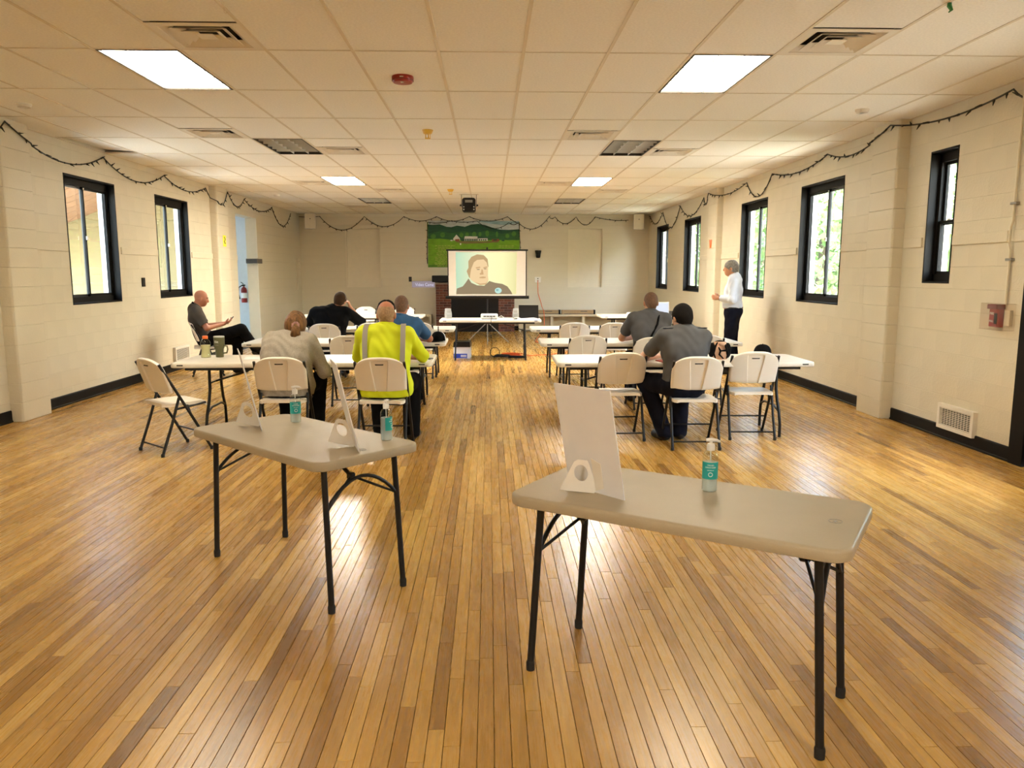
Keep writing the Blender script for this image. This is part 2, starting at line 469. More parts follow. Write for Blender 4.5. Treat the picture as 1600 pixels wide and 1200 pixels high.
for i, p in enumerate(planks):
    vs, fs = plank_geo(*p[:4])
    if i in single:
        me = bpy.data.meshes.new('floorboard'); me.from_pydata(vs, [], fs)
        at = me.attributes.new('tone', 'FLOAT', 'FACE'); at.data.foreach_set('value', [p[4]] * len(fs))
        me.materials.append(MATS['maple_floor']); put('floorboard', me, floor)
    else:
        o = len(rest_v); rest_v += vs; rest_f += [tuple(k + o for k in f) for f in fs]; rest_t += [p[4]] * len(fs)
me = bpy.data.meshes.new('floorboards'); me.from_pydata(rest_v, [], rest_f)
at = me.attributes.new('tone', 'FLOAT', 'FACE'); at.data.foreach_set('value', rest_t)
me.materials.append(MATS['maple_floor'])
tag(put('floorboards', me, floor), kind='stuff')

# ================================================================== WALLS of painted concrete block
BW, BH, JT = 0.4064, 0.2032, 0.0022     # block, joint
WT = 0.24                                # wall thickness
def rect_minus(r, holes):
    out = [r]
    for h in holes:
        nx = []
        for (a, b, c, d) in out:
            if h[1] <= a or h[0] >= b or h[3] <= c or h[2] >= d: nx.append((a, b, c, d)); continue
            if h[0] > a: nx.append((a, h[0], c, d))
            if h[1] < b: nx.append((h[1], b, c, d))
            m0, m1 = max(a, h[0]), min(b, h[1])
            if h[2] > c: nx.append((m0, m1, c, h[2]))
            if h[3] < d: nx.append((m0, m1, h[3], d))
        out = nx
    return [q for q in out if q[1] - q[0] > 0.012 and q[3] - q[2] > 0.012]
def course_block(m, P, w, h, axis):
    # bed joints are raked; the upright joints are nearly flush under the paint
    t, e, q = 0.006, 0.0026, 0.0004
    x = w / 2 + JT / 2 - 0.0004; z = h / 2
    prof = [(-t, -z), (-t, z), (t - e, z), (t, z - e), (t, -z + e), (t - e, -z)]
    if axis == 'y': prof = [(-a, b) for a, b in prof]
    elif P[0] > 0 or axis == 'x': prof = prof + []
    rg = []
    for u in (-x, x):
        rg.append([(P[0] + a, P[1] + u, P[2] + b) if axis == 'x' else (P[0] + u, P[1] + a, P[2] + b) for a, b in prof])
    if axis == 'x':     # both faces chamfered, so one mesh serves the left and the right wall
        pr2 = [(-t, -z + e), (-t + e, -z), (t - e, -z), (t, -z + e), (t, z - e), (t - e, z), (-t + e, z), (-t, z - e)]
        rg = [[(P[0] + a, P[1] + u, P[2] + b) for a, b in pr2] for u in (-x, x)]
    return m.rings(rg)
_blk = {}
def block_mesh(w, h, axis):
    key = (round(w, 3), round(h, 3), axis)
    if key not in _blk:
        m = course_block(MB(), (0, 0, 0), w, h, axis)
        _blk[key] = m.mesh('block', 'wall_paint')
    return _blk[key]
def make_wall(name, axis, pos, sgn, u0, u1, holes, skip, vis, label):
    """axis 'x': plane x = pos, faces sgn; u runs along y.  axis 'y': plane y = pos, u runs along x."""
    root = structure(name, label)
    ex = WT if axis == 'y' else 0
    us = sorted({u0 - ex, u1 + ex, *[h[0] for h in holes], *[h[1] for h in holes]}); vs = sorted({0.0, ZC + 0.25, *[h[2] for h in holes], *[h[3] for h in holes]})
    m = MB(); face = pos - sgn * 0.0020
    for a, b in zip(us[:-1], us[1:]):
        for c, d in zip(vs[:-1], vs[1:]):
            um, vm = (a + b) / 2, (c + d) / 2
            if any(h[0] < um < h[1] and h[2] < vm < h[3] for h in holes): continue
            if axis == 'x': m.mm((face, a, c), (pos - sgn * WT, b, d))
            else: m.mm((a, face, c), (b, pos - sgn * WT, d))
    m.build('masonry', 'wall_joint', root)
    pieces = []
    nrow = int(math.ceil(ZC / BH))
    for r in range(nrow):
        c, d = r * BH, min((r + 1) * BH, ZC + 0.02)
        u = u0 - (BW / 2 if r % 2 else 0)
        while u < u1:
            a, b = max(u, u0), min(u + BW, u1)
            if b - a > 0.03:
                for q in rect_minus((a + JT / 2, b - JT / 2, c + JT / 2, d - JT / 2), holes + skip):
                    pieces.append(q)
            u += BW
    pieces.sort(key=lambda q: vis(q))
    stuff = MB()
    for i, q in enumerate(pieces):
        w, h = q[1] - q[0], q[3] - q[2]; um, vm = (q[0] + q[1]) / 2, (q[2] + q[3]) / 2
        off = sgn * (-0.006)
        P = (pos + off, um, vm) if axis == 'x' else (um, pos + off, vm)
        if i < 300 and vis(q) < 1e8:
            put('block', block_mesh(w, h, axis), root, P)
        else:
            course_block(stuff, P, w, h, axis)
    if stuff.v: tag(stuff.build('blocks', 'wall_paint', root), kind='stuff')
    return root
WINS_L = [(9.60, 10.87, 1.18, 2.755), (12.14, 13.43, 1.18, 2.755)]
DOOR_L = (15.90, 17.30, 0.0, 2.75)
WINS_R = [(7.24, 7.70, 1.47, 2.745), (9.56, 10.88, 1.17, 2.755), (12.19, 13.45, 1.17, 2.745), (16.03, 17.35, 1.17, 2.735), (18.91, 20.19, 1.17, 2.745)]
DOOR_R = (4.30, 6.17, 0.0, 2.20)
NICHES = [(-3.87, -2.94, 1.18, 2.75), (2.15, 3.09, 1.18, 2.75)]
PIL_L = [(8.20, 8.74), (14.48, 15.10)]; PIL_R = [(8.11, 8.66), (14.52, 15.06)]; PP = 0.13
visL = lambda q: (q[0] + q[1]) / 2 if q[1] > 7.0 else 1e9
visR = lambda q: (q[0] + q[1]) / 2 if q[1] > 6.1 else 1e9
wall_left = make_wall('wall_left', 'x', XL, 1, YF, YB, WINS_L + [DOOR_L], [(a, b, 0, 4) for a, b in PIL_L], visL, 'off-white painted concrete block wall with two windows and hall opening')
wall_right = make_wall('wall_right', 'x', XR, -1, YF, YB, WINS_R + [DOOR_R], [(a, b, 0, 4) for a, b in PIL_R], visR, 'off-white painted concrete block wall with five windows')
wall_back = make_wall('wall_back', 'y', YB, -1, XL, XR, NICHES, [(-1.45, 0.70, 0, 1.3)], lambda q: -q[3], 'off-white painted concrete block end wall')
wall_front = structure('wall_front', 'off-white painted wall behind the viewer')
MB().mm((XL, YF - WT, 0), (XR, YF, ZC + 0.25)).build('masonry', 'wall_paint', wall_front)

def pilaster(root, x, sgn, a, b):
    m = MB(); p = MB().mm((x, a + 0.01, 0), (x + sgn * (PP - 0.006), b - 0.01, ZC + 0.02)).build('pilaster', 'wall_joint', root)
    r = 0.03
    for i in range(int(math.ceil(ZC / BH))):
        z0, z1 = i * BH + JT / 2, min((i + 1) * BH, ZC + 0.02) - JT / 2
        # bullnose outline, in (x, y)
        pts = [(x, a)]
        for k in range(5):
            t = k / 4 * math.pi / 2
            pts.append((x + sgn * (PP - r + r * math.sin(t)), a + r - r * math.cos(t)))
        for k in range(5):
            t = k / 4 * math.pi / 2
            pts.append((x + sgn * (PP - r + r * math.cos(t)), b - r + r * math.sin(t)))
        pts.append((x, b))
        e = 0.003
        cx, cy = x, (a + b) / 2
        ring = lambda z, k: [(cx + (px - cx) * (1 - k / PP), cy + (py - cy) * (1 - k / 0.27), z) for px, py in pts]
        bm_ = MB().rings([ring(z0, e), ring(z0 + e, 0), ring(z1 - e, 0), ring(z1, e)])
        bm_.build('block', 'wall_paint', p, smooth=40)
for a, b in PIL_L: pilaster(wall_left, XL, 1, a, b)
for a, b in PIL_R: pilaster(wall_right, XR, -1, a, b)

# chair rail boards between the openings
def rails(root, x, sgn, spans, z):
    for a, b in spans:
        MB().mm((x - sgn * 0.002, a, z), (x + sgn * 0.018, b, z + 0.095), bev=0.004).build('chair_rail', 'wall_paint', root)
rails(wall_left, XL, 1, [(8.78, 9.57), (10.93, 12.11), (13.48, 14.47), (15.11, 15.88), (17.36, 20.6)], 1.825)
rails(wall_right, XR, -1, [(5.0, 6.36), (6.44, 7.22), (7.74, 8.08), (8.70, 9.53), (10.93, 12.15), (13.50, 14.50), (15.08, 16.0), (17.40, 18.88), (20.24, 21.15)], 1.825)
# back wall niches: boarded recesses
for a, b, c, d in NICHES:
    n = MB().mm((a, YB + 0.085, c), (b, YB + 0.12, d)).build('niche_panel', 'niche_paint', wall_back)
    MB().mm((a, YB + 0.02, c), (a + 0.03, YB + 0.09, d)).build('niche_trim', 'niche_paint', wall_back)
    MB().mm((b - 0.02, YB + 0.02, c), (b, YB + 0.09, d)).build('niche_trim', 'niche_paint', wall_back)

# baseboards
def baseboard(name, x, sgn, spans, label):
    root = structure(name, label)
    for a, b in spans:
        m = MB(); prof = [(0, 0), (0.024, 0), (0.024, 0.012), (0.016, 0.02), (0.016, 0.115), (0.010, 0.125), (0, 0.125)]
        rg = [[(x + sgn * (p[0] + 0.0005), y, p[1]) for p in prof] for y in (a, b)]
        m.rings(rg).build('baseboard_strip', 'black_trim', root)
baseboard('baseboard_left', XL, 1, [(YF, 8.19), (8.75, 14.47), (15.11, 15.89), (17.31, YB)], 'black vinyl baseboard on left wall')
baseboard('baseboard_right', XR, -1, [(YF, 4.19), (6.18, 8.10), (8.67, 14.51), (15.07, YB)], 'black vinyl baseboard on right wall')
bbk = structure('baseboard_back', 'black vinyl baseboard on end wall')
for a, b in ((XL + 0.03, -1.44), (0.69, XR - 0.03)):
    MB().mm((a, YB - 0.016, 0), (b, YB - 0.0005, 0.12), bev=0.004).build('baseboard_strip', 'black_trim', bbk)

# ================================================================== WINDOWS
def slider(name, x, sgn, y0, y1, z0, z1, label, vertical=False):
    """sgn points into the room; black lined reveal, frame set back 0.10 m"""
    root = structure(name, label, (x, (y0 + y1) / 2, z0))
    o = Vector(root.location)
    L = lambda a: Vector(a) - o
    def bx(n, mat, lo, hi, par=root, bev=0.0):
        return MB().mm(L(lo), L(hi), bev=bev).build(n, mat, par)
    X = lambda d: x - sgn * d                  # depth into the wall
    t = 0.018
    # reveal lining
    bx('head_lining', 'black_trim', (X(-0.004), y0, z1 - t), (X(0.165), y1, z1))
    bx('sill_lining', 'black_trim', (X(-0.004), y0, z0), (X(0.165), y1, z0 + t))
    bx('jamb_lining', 'black_trim', (X(-0.004), y0, z0 + t), (X(0.165), y0 + t, z1 - t))
    bx('jamb_lining', 'black_trim', (X(-0.004), y1 - t, z0 + t), (X(0.165), y1, z1 - t))
    a, b, c, d = y0 + t, y1 - t, z0 + t, z1 - t
    fr = MB(); hd = 0.085
    fr.mm(L((X(0.085), a, d - hd)), L((X(0.155), b, d))); fr.mm(L((X(0.085), a, c)), L((X(0.155), b, c + 0.07)))
    fr.mm(L((X(0.085), a, c)), L((X(0.155), a + 0.035, d))); fr.mm(L((X(0.085), b - 0.035, c)), L((X(0.155), b, d)))
    frame = fr.build('frame', 'black_trim', root)
    a, b, c, d = a + 0.035, b - 0.035, c + 0.07, d - hd
    def sash(q0, q1, r0, r1, dp, w, mat):
        m = MB()
        m.mm(L((X(dp), q0, r0)), L((X(dp + 0.025), q0 + w, r1))); m.mm(L((X(dp), q1 - w, r0)), L((X(dp + 0.025), q1, r1)))
        m.mm(L((X(dp), q0, r0)), L((X(dp + 0.025), q1, r0 + w))); m.mm(L((X(dp), q0, r1 - w)), L((X(dp + 0.025), q1, r1)))
        s = m.build('sash', mat, root)
        MB().mm(L((X(dp + 0.010), q0 + w, r0 + w)), L((X(dp + 0.014), q1 - w, r1 - w))).build('pane', 'window_glass', s)
        return s
    if vertical:
        mid = c + (d - c) * 0.46
        s1 = sash(a, b, mid - 0.02, d, 0.125, 0.028, 'black_trim'); s2 = sash(a, b, c, mid + 0.02, 0.095, 0.028, 'black_trim')
        bx('sash_lock', 'white_enamel', (X(0.085), (a + b) / 2 - 0.03, mid + 0.02), (X(0.11), (a + b) / 2 + 0.03, mid + 0.035), s2, 0.004)
    else:
        mid = (a + b) / 2
        s1 = sash(a, mid + 0.03, c, d, 0.125, 0.030, 'dark_alum'); s2 = sash(mid - 0.03, b, c, d, 0.095, 0.034, 'black_trim')
        # bright aluminium track strips beside the panes
        for q in (a + 0.002, b - 0.010):
            bx('track', 'alum', (X(0.148), q, c), (X(0.153), q + 0.008, d), frame)
        bx('latch', 'white_enamel', (X(0.078), mid - 0.022, c + (d - c) * 0.52), (X(0.10), mid + 0.022, c + (d - c) * 0.52 + 0.05), s2, 0.004)
        bx('latch', 'white_enamel', (X(0.088), mid - 0.012, d - 0.03), (X(0.10), mid + 0.012, d - 0.01), s2, 0.003)
    return root
slider('window_1', XL, 1, *WINS_L[0], 'black sliding window on left wall nearest the viewer')
slider('window_2', XL, 1, *WINS_L[1], 'black sliding window on left wall behind the seated man')
slider('window_3', XR, -1, *WINS_R[0], 'narrow black double-hung window on right wall', vertical=True)
slider('window_4', XR, -1, *WINS_R[1], 'large black sliding window on right wall nearest the viewer')
slider('window_5', XR, -1, *WINS_R[2], 'black sliding window beside the standing man')
slider('window_6', XR, -1, *WINS_R[3], 'black sliding window second from right back corner')
slider('window_7', XR, -1, *WINS_R[4], 'black sliding window by the right back corner')

# glazed double door on the right wall (only its black jamb reaches the picture)
d1 = structure('door_1', 'black glazed double door on right wall', (XR, 5.235, 0))
def dbox(n, mat, lo, hi, par=d1):
    o = Vector((XR, 5.235, 0)); return MB().mm(Vector(lo) - o, Vector(hi) - o).build(n, mat, par)
dbox('door_frame', 'black_trim', (XR - 0.03, 6.00, 0), (XR + 0.2, 6.165, 2.29))
dbox('door_frame', 'black_trim', (XR - 0.035, 4.21, 0), (XR + 0.2, 4.38, 2.29))
dbox('door_frame', 'black_trim', (XR - 0.035, 4.38, 2.12), (XR + 0.2, 6.00, 2.29))
for a, b in ((4.385, 5.185), (5.195, 5.995)):
    lf = MB()
    o = Vector((XR, 5.235, 0))
    for lo, hi in (((a, 0.01), (a + 0.1, 2.11)), ((b - 0.1, 0.01), (b, 2.11)), ((a + 0.1, 0.01), (b - 0.1, 0.9)), ((a + 0.1, 1.98), (b - 0.1, 2.11))):
        lf.mm(Vector((XR + 0.06, lo[0], lo[1])) - o, Vector((XR + 0.10, hi[0], hi[1])) - o)
    leaf = lf.build('door_leaf', 'black_trim', d1)
    dbox('pane', 'window_glass', (XR + 0.077, a + 0.1, 0.9), (XR + 0.083, b - 0.1, 1.98), leaf)
    dbox('push_bar', 'alum', (XR + 0.02, a + 0.12, 1.0), (XR + 0.05, b - 0.12, 1.05), leaf)

# hall beyond the opening in the left wall
hall = structure('wall_hall', 'side hall seen through the opening, its blue daylight put into the wall colour')
hm = MB()
hm.mm((-8.4, 17.92, 0), (XL - WT, 18.10, 3.0)); hm.mm((-8.4, 15.1, 0), (XL - WT, 15.28, 3.0))
hm.mm((-8.4, 15.1, 2.95), (XL - WT, 18.1, 3.1)); hm.mm((-8.55, 15.1, 2.2), (-8.4, 18.1, 3.1))
hm.mm((-8.55, 15.1, 0), (-8.4, 16.0, 2.2)); hm.mm((-8.55, 17.3, 0), (-8.4, 18.1, 2.2))
hm.build('hall_walls', 'hall_blue_tint', hall)
MB().mm((-8.5, 15.1, -0.12), (XL - WT, 18.1, -0.004)).build('hall_floor', 'grey_card', hall)
hd = MB()
for lo, hi in (((16.0, 0), (16.1, 2.2)), ((17.2, 0), (17.3, 2.2)), ((16.1, 0), (17.2, 0.25)), ((16.1, 2.05), (17.2, 2.2))):
    hd.mm((-8.50, lo[0], lo[1]), (-8.45, hi[0], hi[1]))
hdo = hd.build('hall_door', 'alum', hall)
MB().mm((-8.478, 16.1, 0.25), (-8.472, 17.2, 2.05)).build('pane', 'window_glass', hdo)
o = MB().mm((0, 0, 0), (0.24, 0.40, 0.10), bev=0.004).build('overhead_bracket', 'dark_grey', loc=(XL - 0.21, 17.13, 1.775))
tag(o, 'dark grey metal bracket at the far edge of the hall opening', 'bracket')

# ================================================================== CEILING
ceiling = structure('ceiling', 'suspended ceiling of tan speckled tiles')
MB().mm((XL - 0.2, YF - 0.2, ZC + 0.22), (XR + 0.2, YB + 0.2, ZC + 0.35)).build('deck', 'plenum', ceiling)
COL = [GX + TX * i for i in range(-8, 9)]; ROW = [GY + TY * j for j in range(-9, 14)]
LIGHTS = {}
for j in (-6, -3, 0, 3, 6, 9):
    for i in (-4, 3):
        LIGHTS[(i, j)] = (j % 6 == 0)
VENTS = set()
for j in range(-6, 12):
    if j % 4 == 2: VENTS |= {(-5, j), (2, j)}
    if j % 4 == 3: VENTS |= {(-3, j), (4, j)}
_tile = {}
def tile_mesh(w, h):
    k = (round(w, 3), round(h, 3))
    if k not in _tile:
        _tile[k] = MB().box((0, 0, 0.009), (w, h, 0.018), bev=0.004).mesh('ceiling_tile', 'ceiling_tile')
    return _tile[k]
far = MB()
for j in range(-9, 13):
    y0, y1 = max(GY + TY * j, YF), min(GY + TY * (j + 1), YB)
    if y1 - y0 < 0.05: continue
    for i in range(-8, 8):
        x0, x1 = max(GX + TX * i, XL), min(GX + TX * (i + 1), XR)
        if x1 - x0 < 0.05 or (i, j) in LIGHTS: continue
        ya, yb = y0, y1
        if (i, j) in VENTS: yb = y0 + TY / 2
        w, h = x1 - x0 - 0.012, yb - ya - 0.012
        P = ((x0 + x1) / 2, (ya + yb) / 2, ZC)
        if yb < 3.3:
            far.box((P[0], P[1], P[2] + 0.009), (w, h, 0.018), bev=0.004); continue
        o = put('ceiling_tile', tile_mesh(w, h), ceiling, P)
        if (i, j) == (-8, 3):
            o.rotation_euler = (R(0.6), R(4.0), 0); o.location.z += 0.026
tag(far.build('ceiling_tiles', 'ceiling_tile', ceiling), kind='stuff')
gw = 0.024
for i, x in enumerate(COL):
    if XL < x < XR:
        MB().mm((x - gw / 2, YF, ZC - 0.004), (x + gw / 2, YB, ZC + 0.03)).build('main_runner', 'ceiling_grid', ceiling)
_tee = {}
for j, y in enumerate(ROW):
    if not (YF < y < YB): continue
    for i in range(-8, 8):
        x0, x1 = max(GX + TX * i, XL), min(GX + TX * (i + 1), XR)
        if x1 - x0 < 0.05: continue
        k = round(x1 - x0, 3)
        if k not in _tee: _tee[k] = MB().box((0, 0, 0.0), (x1 - x0 - gw, gw * 0.7, 0.02)).mesh('cross_tee', 'ceiling_grid')
        if y > 3.0: put('cross_tee', _tee[k], ceiling, ((x0 + x1) / 2, y, ZC + 0.007))
trim1 = structure('trim_1', 'ceiling edge angle along the walls')
for lo, hi in (((XL, YF, ZC - 0.003), (XL + 0.022, YB, ZC + 0.0)), ((XR - 0.022, YF, ZC - 0.003), (XR, YB, ZC)), ((XL, YB - 0.022, ZC - 0.003), (XR, YB, ZC))):
    MB().mm(lo, hi).build('edge_angle', 'ceiling_grid', trim1)

# ---- fluorescent fixtures
def fixture_meshes(lit):
    w, h = TX - 0.03, TY - 0.03; r = {}
    fr = MB()
    for lo, hi in (((-w / 2, -h / 2), (-w / 2 + 0.014, h / 2)), ((w / 2 - 0.014, -h / 2), (w / 2, h / 2)), ((-w / 2, -h / 2), (w / 2, -h / 2 + 0.014)), ((-w / 2, h / 2 - 0.014), (w / 2, h / 2))):
        fr.mm((lo[0], lo[1], -0.006), (hi[0], hi[1], 0.05))
    r['frame'] = fr.mesh('frame', 'fixture_frame')
    r['housing'] = MB().mm((-w / 2, -h / 2, 0.05), (w / 2, h / 2, 0.10)).mesh('housing', 'fixture_off')
    g = MB()
    for k in range(1, 3):
        x = -w / 2 + w * k / 3; g.mm((x - 0.003, -h / 2 + 0.014, 0.0), (x + 0.003, h / 2 - 0.014, 0.03 if not lit else 0.006))
    for k in range(1, 6):
        y = -h / 2 + h * k / 6; g.mm((-w / 2 + 0.014, y - 0.003, 0.0), (w / 2 - 0.014, y + 0.003, 0.03 if not lit else 0.006))
    r['louver'] = g.mesh('louver', 'fixture_cell' if not lit else 'lens_rib')
    if lit: r['diffuser'] = MB().mm((-w / 2 + 0.012, -h / 2 + 0.012, 0.008), (w / 2 - 0.012, h / 2 - 0.012, 0.014)).mesh('diffuser', 'lamp_diffuser')
    else: r['diffuser'] = MB().mm((-w / 2 + 0.012, -h / 2 + 0.012, 0.032), (w / 2 - 0.012, h / 2 - 0.012, 0.036)).mesh('diffuser', 'fixture_off')
    return r
FM = {True: fixture_meshes(True), False: fixture_meshes(False)}
DIFF = {}
for jj, mn in ((6, 'lamp_diffuser_far_boost'), (-6, 'lamp_diffuser_rear_boost')):     # extra radiance added for the far end and the foreground
    DIFF[jj] = FM[True]['diffuser'].copy(); DIFF[jj].materials.clear(); DIFF[jj].materials.append(MATS[mn])
side = {-4: 'left', 3: 'right'}
fx_txt = {-6: 'behind the viewer', -3: 'above the viewer', 0: 'nearest the camera', 3: 'second row', 6: 'third row', 9: 'fourth row near the end wall'}
for (i, j), lit in LIGHTS.items():
    t = thing('ceiling_light', f"{'lit' if lit else 'unlit'} fluorescent ceiling panel, {side[i]} side, {fx_txt[j]}", 'ceiling light',
              (GX + TX * (i + 0.5), GY + TY * (j + 0.5), ZC), group='recessed fluorescent ceiling lights')
    for n, me in FM[lit].items():
        if n == 'diffuser' and lit and j != 0: me = DIFF[j]
        put(n, me, t)

# ---- square air vents
def vent_meshes():
    s = TX - 0.02; r = []
    plate = MB()
    def ring(m, a, b, z0, z1):
        # sloped square ring from half size a (z0) to half size b (z1)
        P = [[(sx * q, sy * q, z) for sx, sy in ((-1, -1), (1, -1), (1, 1), (-1, 1))] for q, z in ((a, z0), (b, z1), (b, z1 + 0.003), (a, z0 + 0.003))]
        v = [p for r_ in P for p in r_]; f = []
        for u in range(4):
            w = (u + 1) % 4
            for k in range(4):
                l = (k + 1) % 4; f.append((u * 4 + k, u * 4 + l, w * 4 + l, w * 4 + k))
        m.add(v, f)
    ring(plate, s / 2, s / 2 - 0.055, -0.004, -0.006)
    r.append(('vent_frame', plate.mesh('vent_frame', 'vent_metal')))
    for a in (0.245, 0.185, 0.125):
        m = MB(); ring(m, a, a - 0.062, -0.006, 0.030); r.append(('louver', m.mesh('louver', 'vent_metal')))
    r.append(('core', MB().mm((-0.055, -0.055, -0.002), (0.055, 0.055, 0.002)).mesh('core', 'vent_metal')))
    r.append(('duct', MB().mm((-s / 2, -s / 2, 0.06), (s / 2, s / 2, 0.07)).mesh('duct', 'duct_dark')))
    return r
VM = vent_meshes()
ordn = ['first', 'second', 'third', 'fourth', 'fifth', 'sixth', 'seventh']
vcol = {-5: 'outer left', -3: 'inner left', 2: 'inner right', 4: 'outer right'}
cnt = {}
for (i, j) in sorted(VENTS, key=lambda q: q[1]):
    if j < -1: continue
    k = cnt.get(i, 0); cnt[i] = k + 1
    t = thing('ceiling_vent', f'square louvred ceiling vent, {ordn[k]} from camera in the {vcol[i]} column', 'vent',
              (GX + TX * (i + 0.5), GY + TY * (j + 0.75), ZC), group='square ceiling vents')
    for n, me in VM: put(n, me, t)

# ================================================================== OUTDOORS
g = MB().mm((-60, -60, -0.6), (XL - 0.3, 90, -0.45)); g.mm((XR + 0.3, -60, -0.6), (70, 90, -0.45)); g.mm((XL - 0.3, YB + 0.3, -0.6), (XR + 0.3, 90, -0.45)); g.mm((XL - 0.3, -60, -0.6), (XR + 0.3, YF - 0.3, -0.45))
tag(g.build('ground', 'bounce_ground'), 'unseen ground around the hall, made pale to bounce daylight inside', kind='structure')
roof = structure('roof', 'overhanging roof of the hall')
MB().mm((XL - 0.95, YF - 1, 3.5), (XR + 1.1, YB + 1, 3.7)).build('roof_slab', 'soffit', roof)
# pale yellow siding on the outside of the side hall, under its brown boarded eave
HY = 15.09
wing = thing('side_hall_siding', 'pale yellow board siding of the side hall outside the left windows', 'siding', (-6.95, HY, -0.45))
for k in range(18):
    z = k * 0.2; x0, x1 = -1.62, 1.56
    MB().add([(x0, 0, z), (x1, 0, z), (x0, -0.022, z), (x1, -0.022, z), (x0, -0.004, z + 0.2), (x1, -0.004, z + 0.2), (x0, 0, z + 0.2), (x1, 0, z + 0.2)],
             [(2, 4, 5, 3), (0, 2, 3, 1), (4, 6, 7, 5), (0, 6, 4, 2), (1, 3, 5, 7)]).build('siding_board', 'siding', wing)
pa, pb = on_y(102, 350, HY - 0.03), on_y(160, 327, HY - 0.03)
sl = (pb.z - pa.z) / (pb.x - pa.x)
zb = pa.z - 2.5 - sl * (pa.x + 7.2)
porch = thing('porch_eave', 'brown boarded porch eave seen through the nearest left window', 'eave', (-7.2, HY, 2.5))
ex0, ex1 = -1.9, 1.15
for k in range(6):
    y1 = -0.03 - k * 0.31
    q = [(ex0, y1 - 0.295), (ex1, y1 - 0.295), (ex1, y1), (ex0, y1)]
    MB().rings([[(x, y, sl * x + zb) for x, y in q], [(x, y, sl * x + zb + 0.05) for x, y in q]]).build('soffit_board', 'soffit', porch)
MB().rings([[(x, y, sl * x + zb + dz) for x, y in ((ex0, -2.2), (ex1, -2.2), (ex1, -0.03), (ex0, -0.03))] for dz in (0.055, 0.2)]).build('roof_deck', 'soffit', porch)

# trees outside the right windows
def leaf_crown(n, rx, rz, seed, size):
    r = np.random.default_rng(seed); 
    p = r.normal(size=(n, 3)); p /= np.linalg.norm(p, axis=1)[:, None]
    rad = r.uniform(0.45, 1.0, n) ** 0.6
    lump = 1 + 0.22 * np.sin(3 * p[:, 0] + seed) * np.cos(4 * p[:, 2] + 2 * p[:, 1])
    p = p * (rad * lump)[:, None] * np.array([rx, rx, rz])
    a = r.normal(size=(n, 3)); a /= np.linalg.norm(a, axis=1)[:, None]
    b = np.cross(a, r.normal(size=(n, 3))); b /= np.linalg.norm(b, axis=1)[:, None]
    s = r.uniform(0.6, 1.3, n)[:, None] * size
    V = np.stack([p - a * s, p + b * s * 0.5, p + a * s, p - b * s * 0.5], 1).reshape(-1, 3)
    return V, np.arange(4 * n).reshape(n, 4)
def crown_mesh(n, rx, rz, seed, size, mat):
    V, Fc = leaf_crown(n, rx, rz, seed, size)
    me = bpy.data.meshes.new('crown'); me.from_pydata(V.tolist(), [], Fc.tolist()); me.materials.append(MATS[mat]); return me
CR = [crown_mesh(5200, 2.6, 3.2, 3, 0.17, 'leaf'), crown_mesh(5200, 2.4, 3.4, 11, 0.17, 'leaf_light')]
TRK = MB().tube([(0, 0, 0), (0.05, 0.02, 1.2), (-0.04, 0.05, 2.4), (0.02, 0, 4.0)], [0.2, 0.16, 0.13, 0.07], 10).mesh('trunk', 'bark', smooth=60)
spots = [(11.5, 14.0, 'narrow right window'), (11.6, 20.6, 'large right window nearest the viewer'), (11.8, 27.4, 'window beside the standing man'), (12.0, 34.2, 'second window from the right back corner'),
         (12.2, 41.0, 'right back corner window'), (18.5, 24.0, 'large right window, set farther back'), (19.0, 32.0, 'window beside the standing man, set farther back'), (19.5, 41.0, 'second window from the right back corner, set farther back')]
for k, (x, y, w) in enumerate(spots):
    t = thing('tree', f'leafy green tree outside the {w}', 'tree', (x, y, -0.45), rotz=k * 1.3, group='trees outside the right windows')
    put('trunk', TRK, t); put('crown', CR[k % 2], t, (0, 0, 3.1))
SH = crown_mesh(2600, 1.3, 0.95, 21, 0.12, 'leaf_light')
for k, (y, w) in enumerate(((12.5, 'narrow'), (17.0, 'large nearest'), (22.0, 'middle'), (28.0, 'second last'), (37.0, 'last'))):
    t = thing('shrub', f'bright green shrub outside the {w} right window', 'shrub', (6.95, y, -0.45), rotz=k, group='shrubs outside the right windows')
    put('foliage', SH, t, (0, 0, 0.85)); put('stem', MB().tube([(0, 0, 0), (0, 0, 0.8)], 0.03, 6).mesh('stem', 'bark'), t)
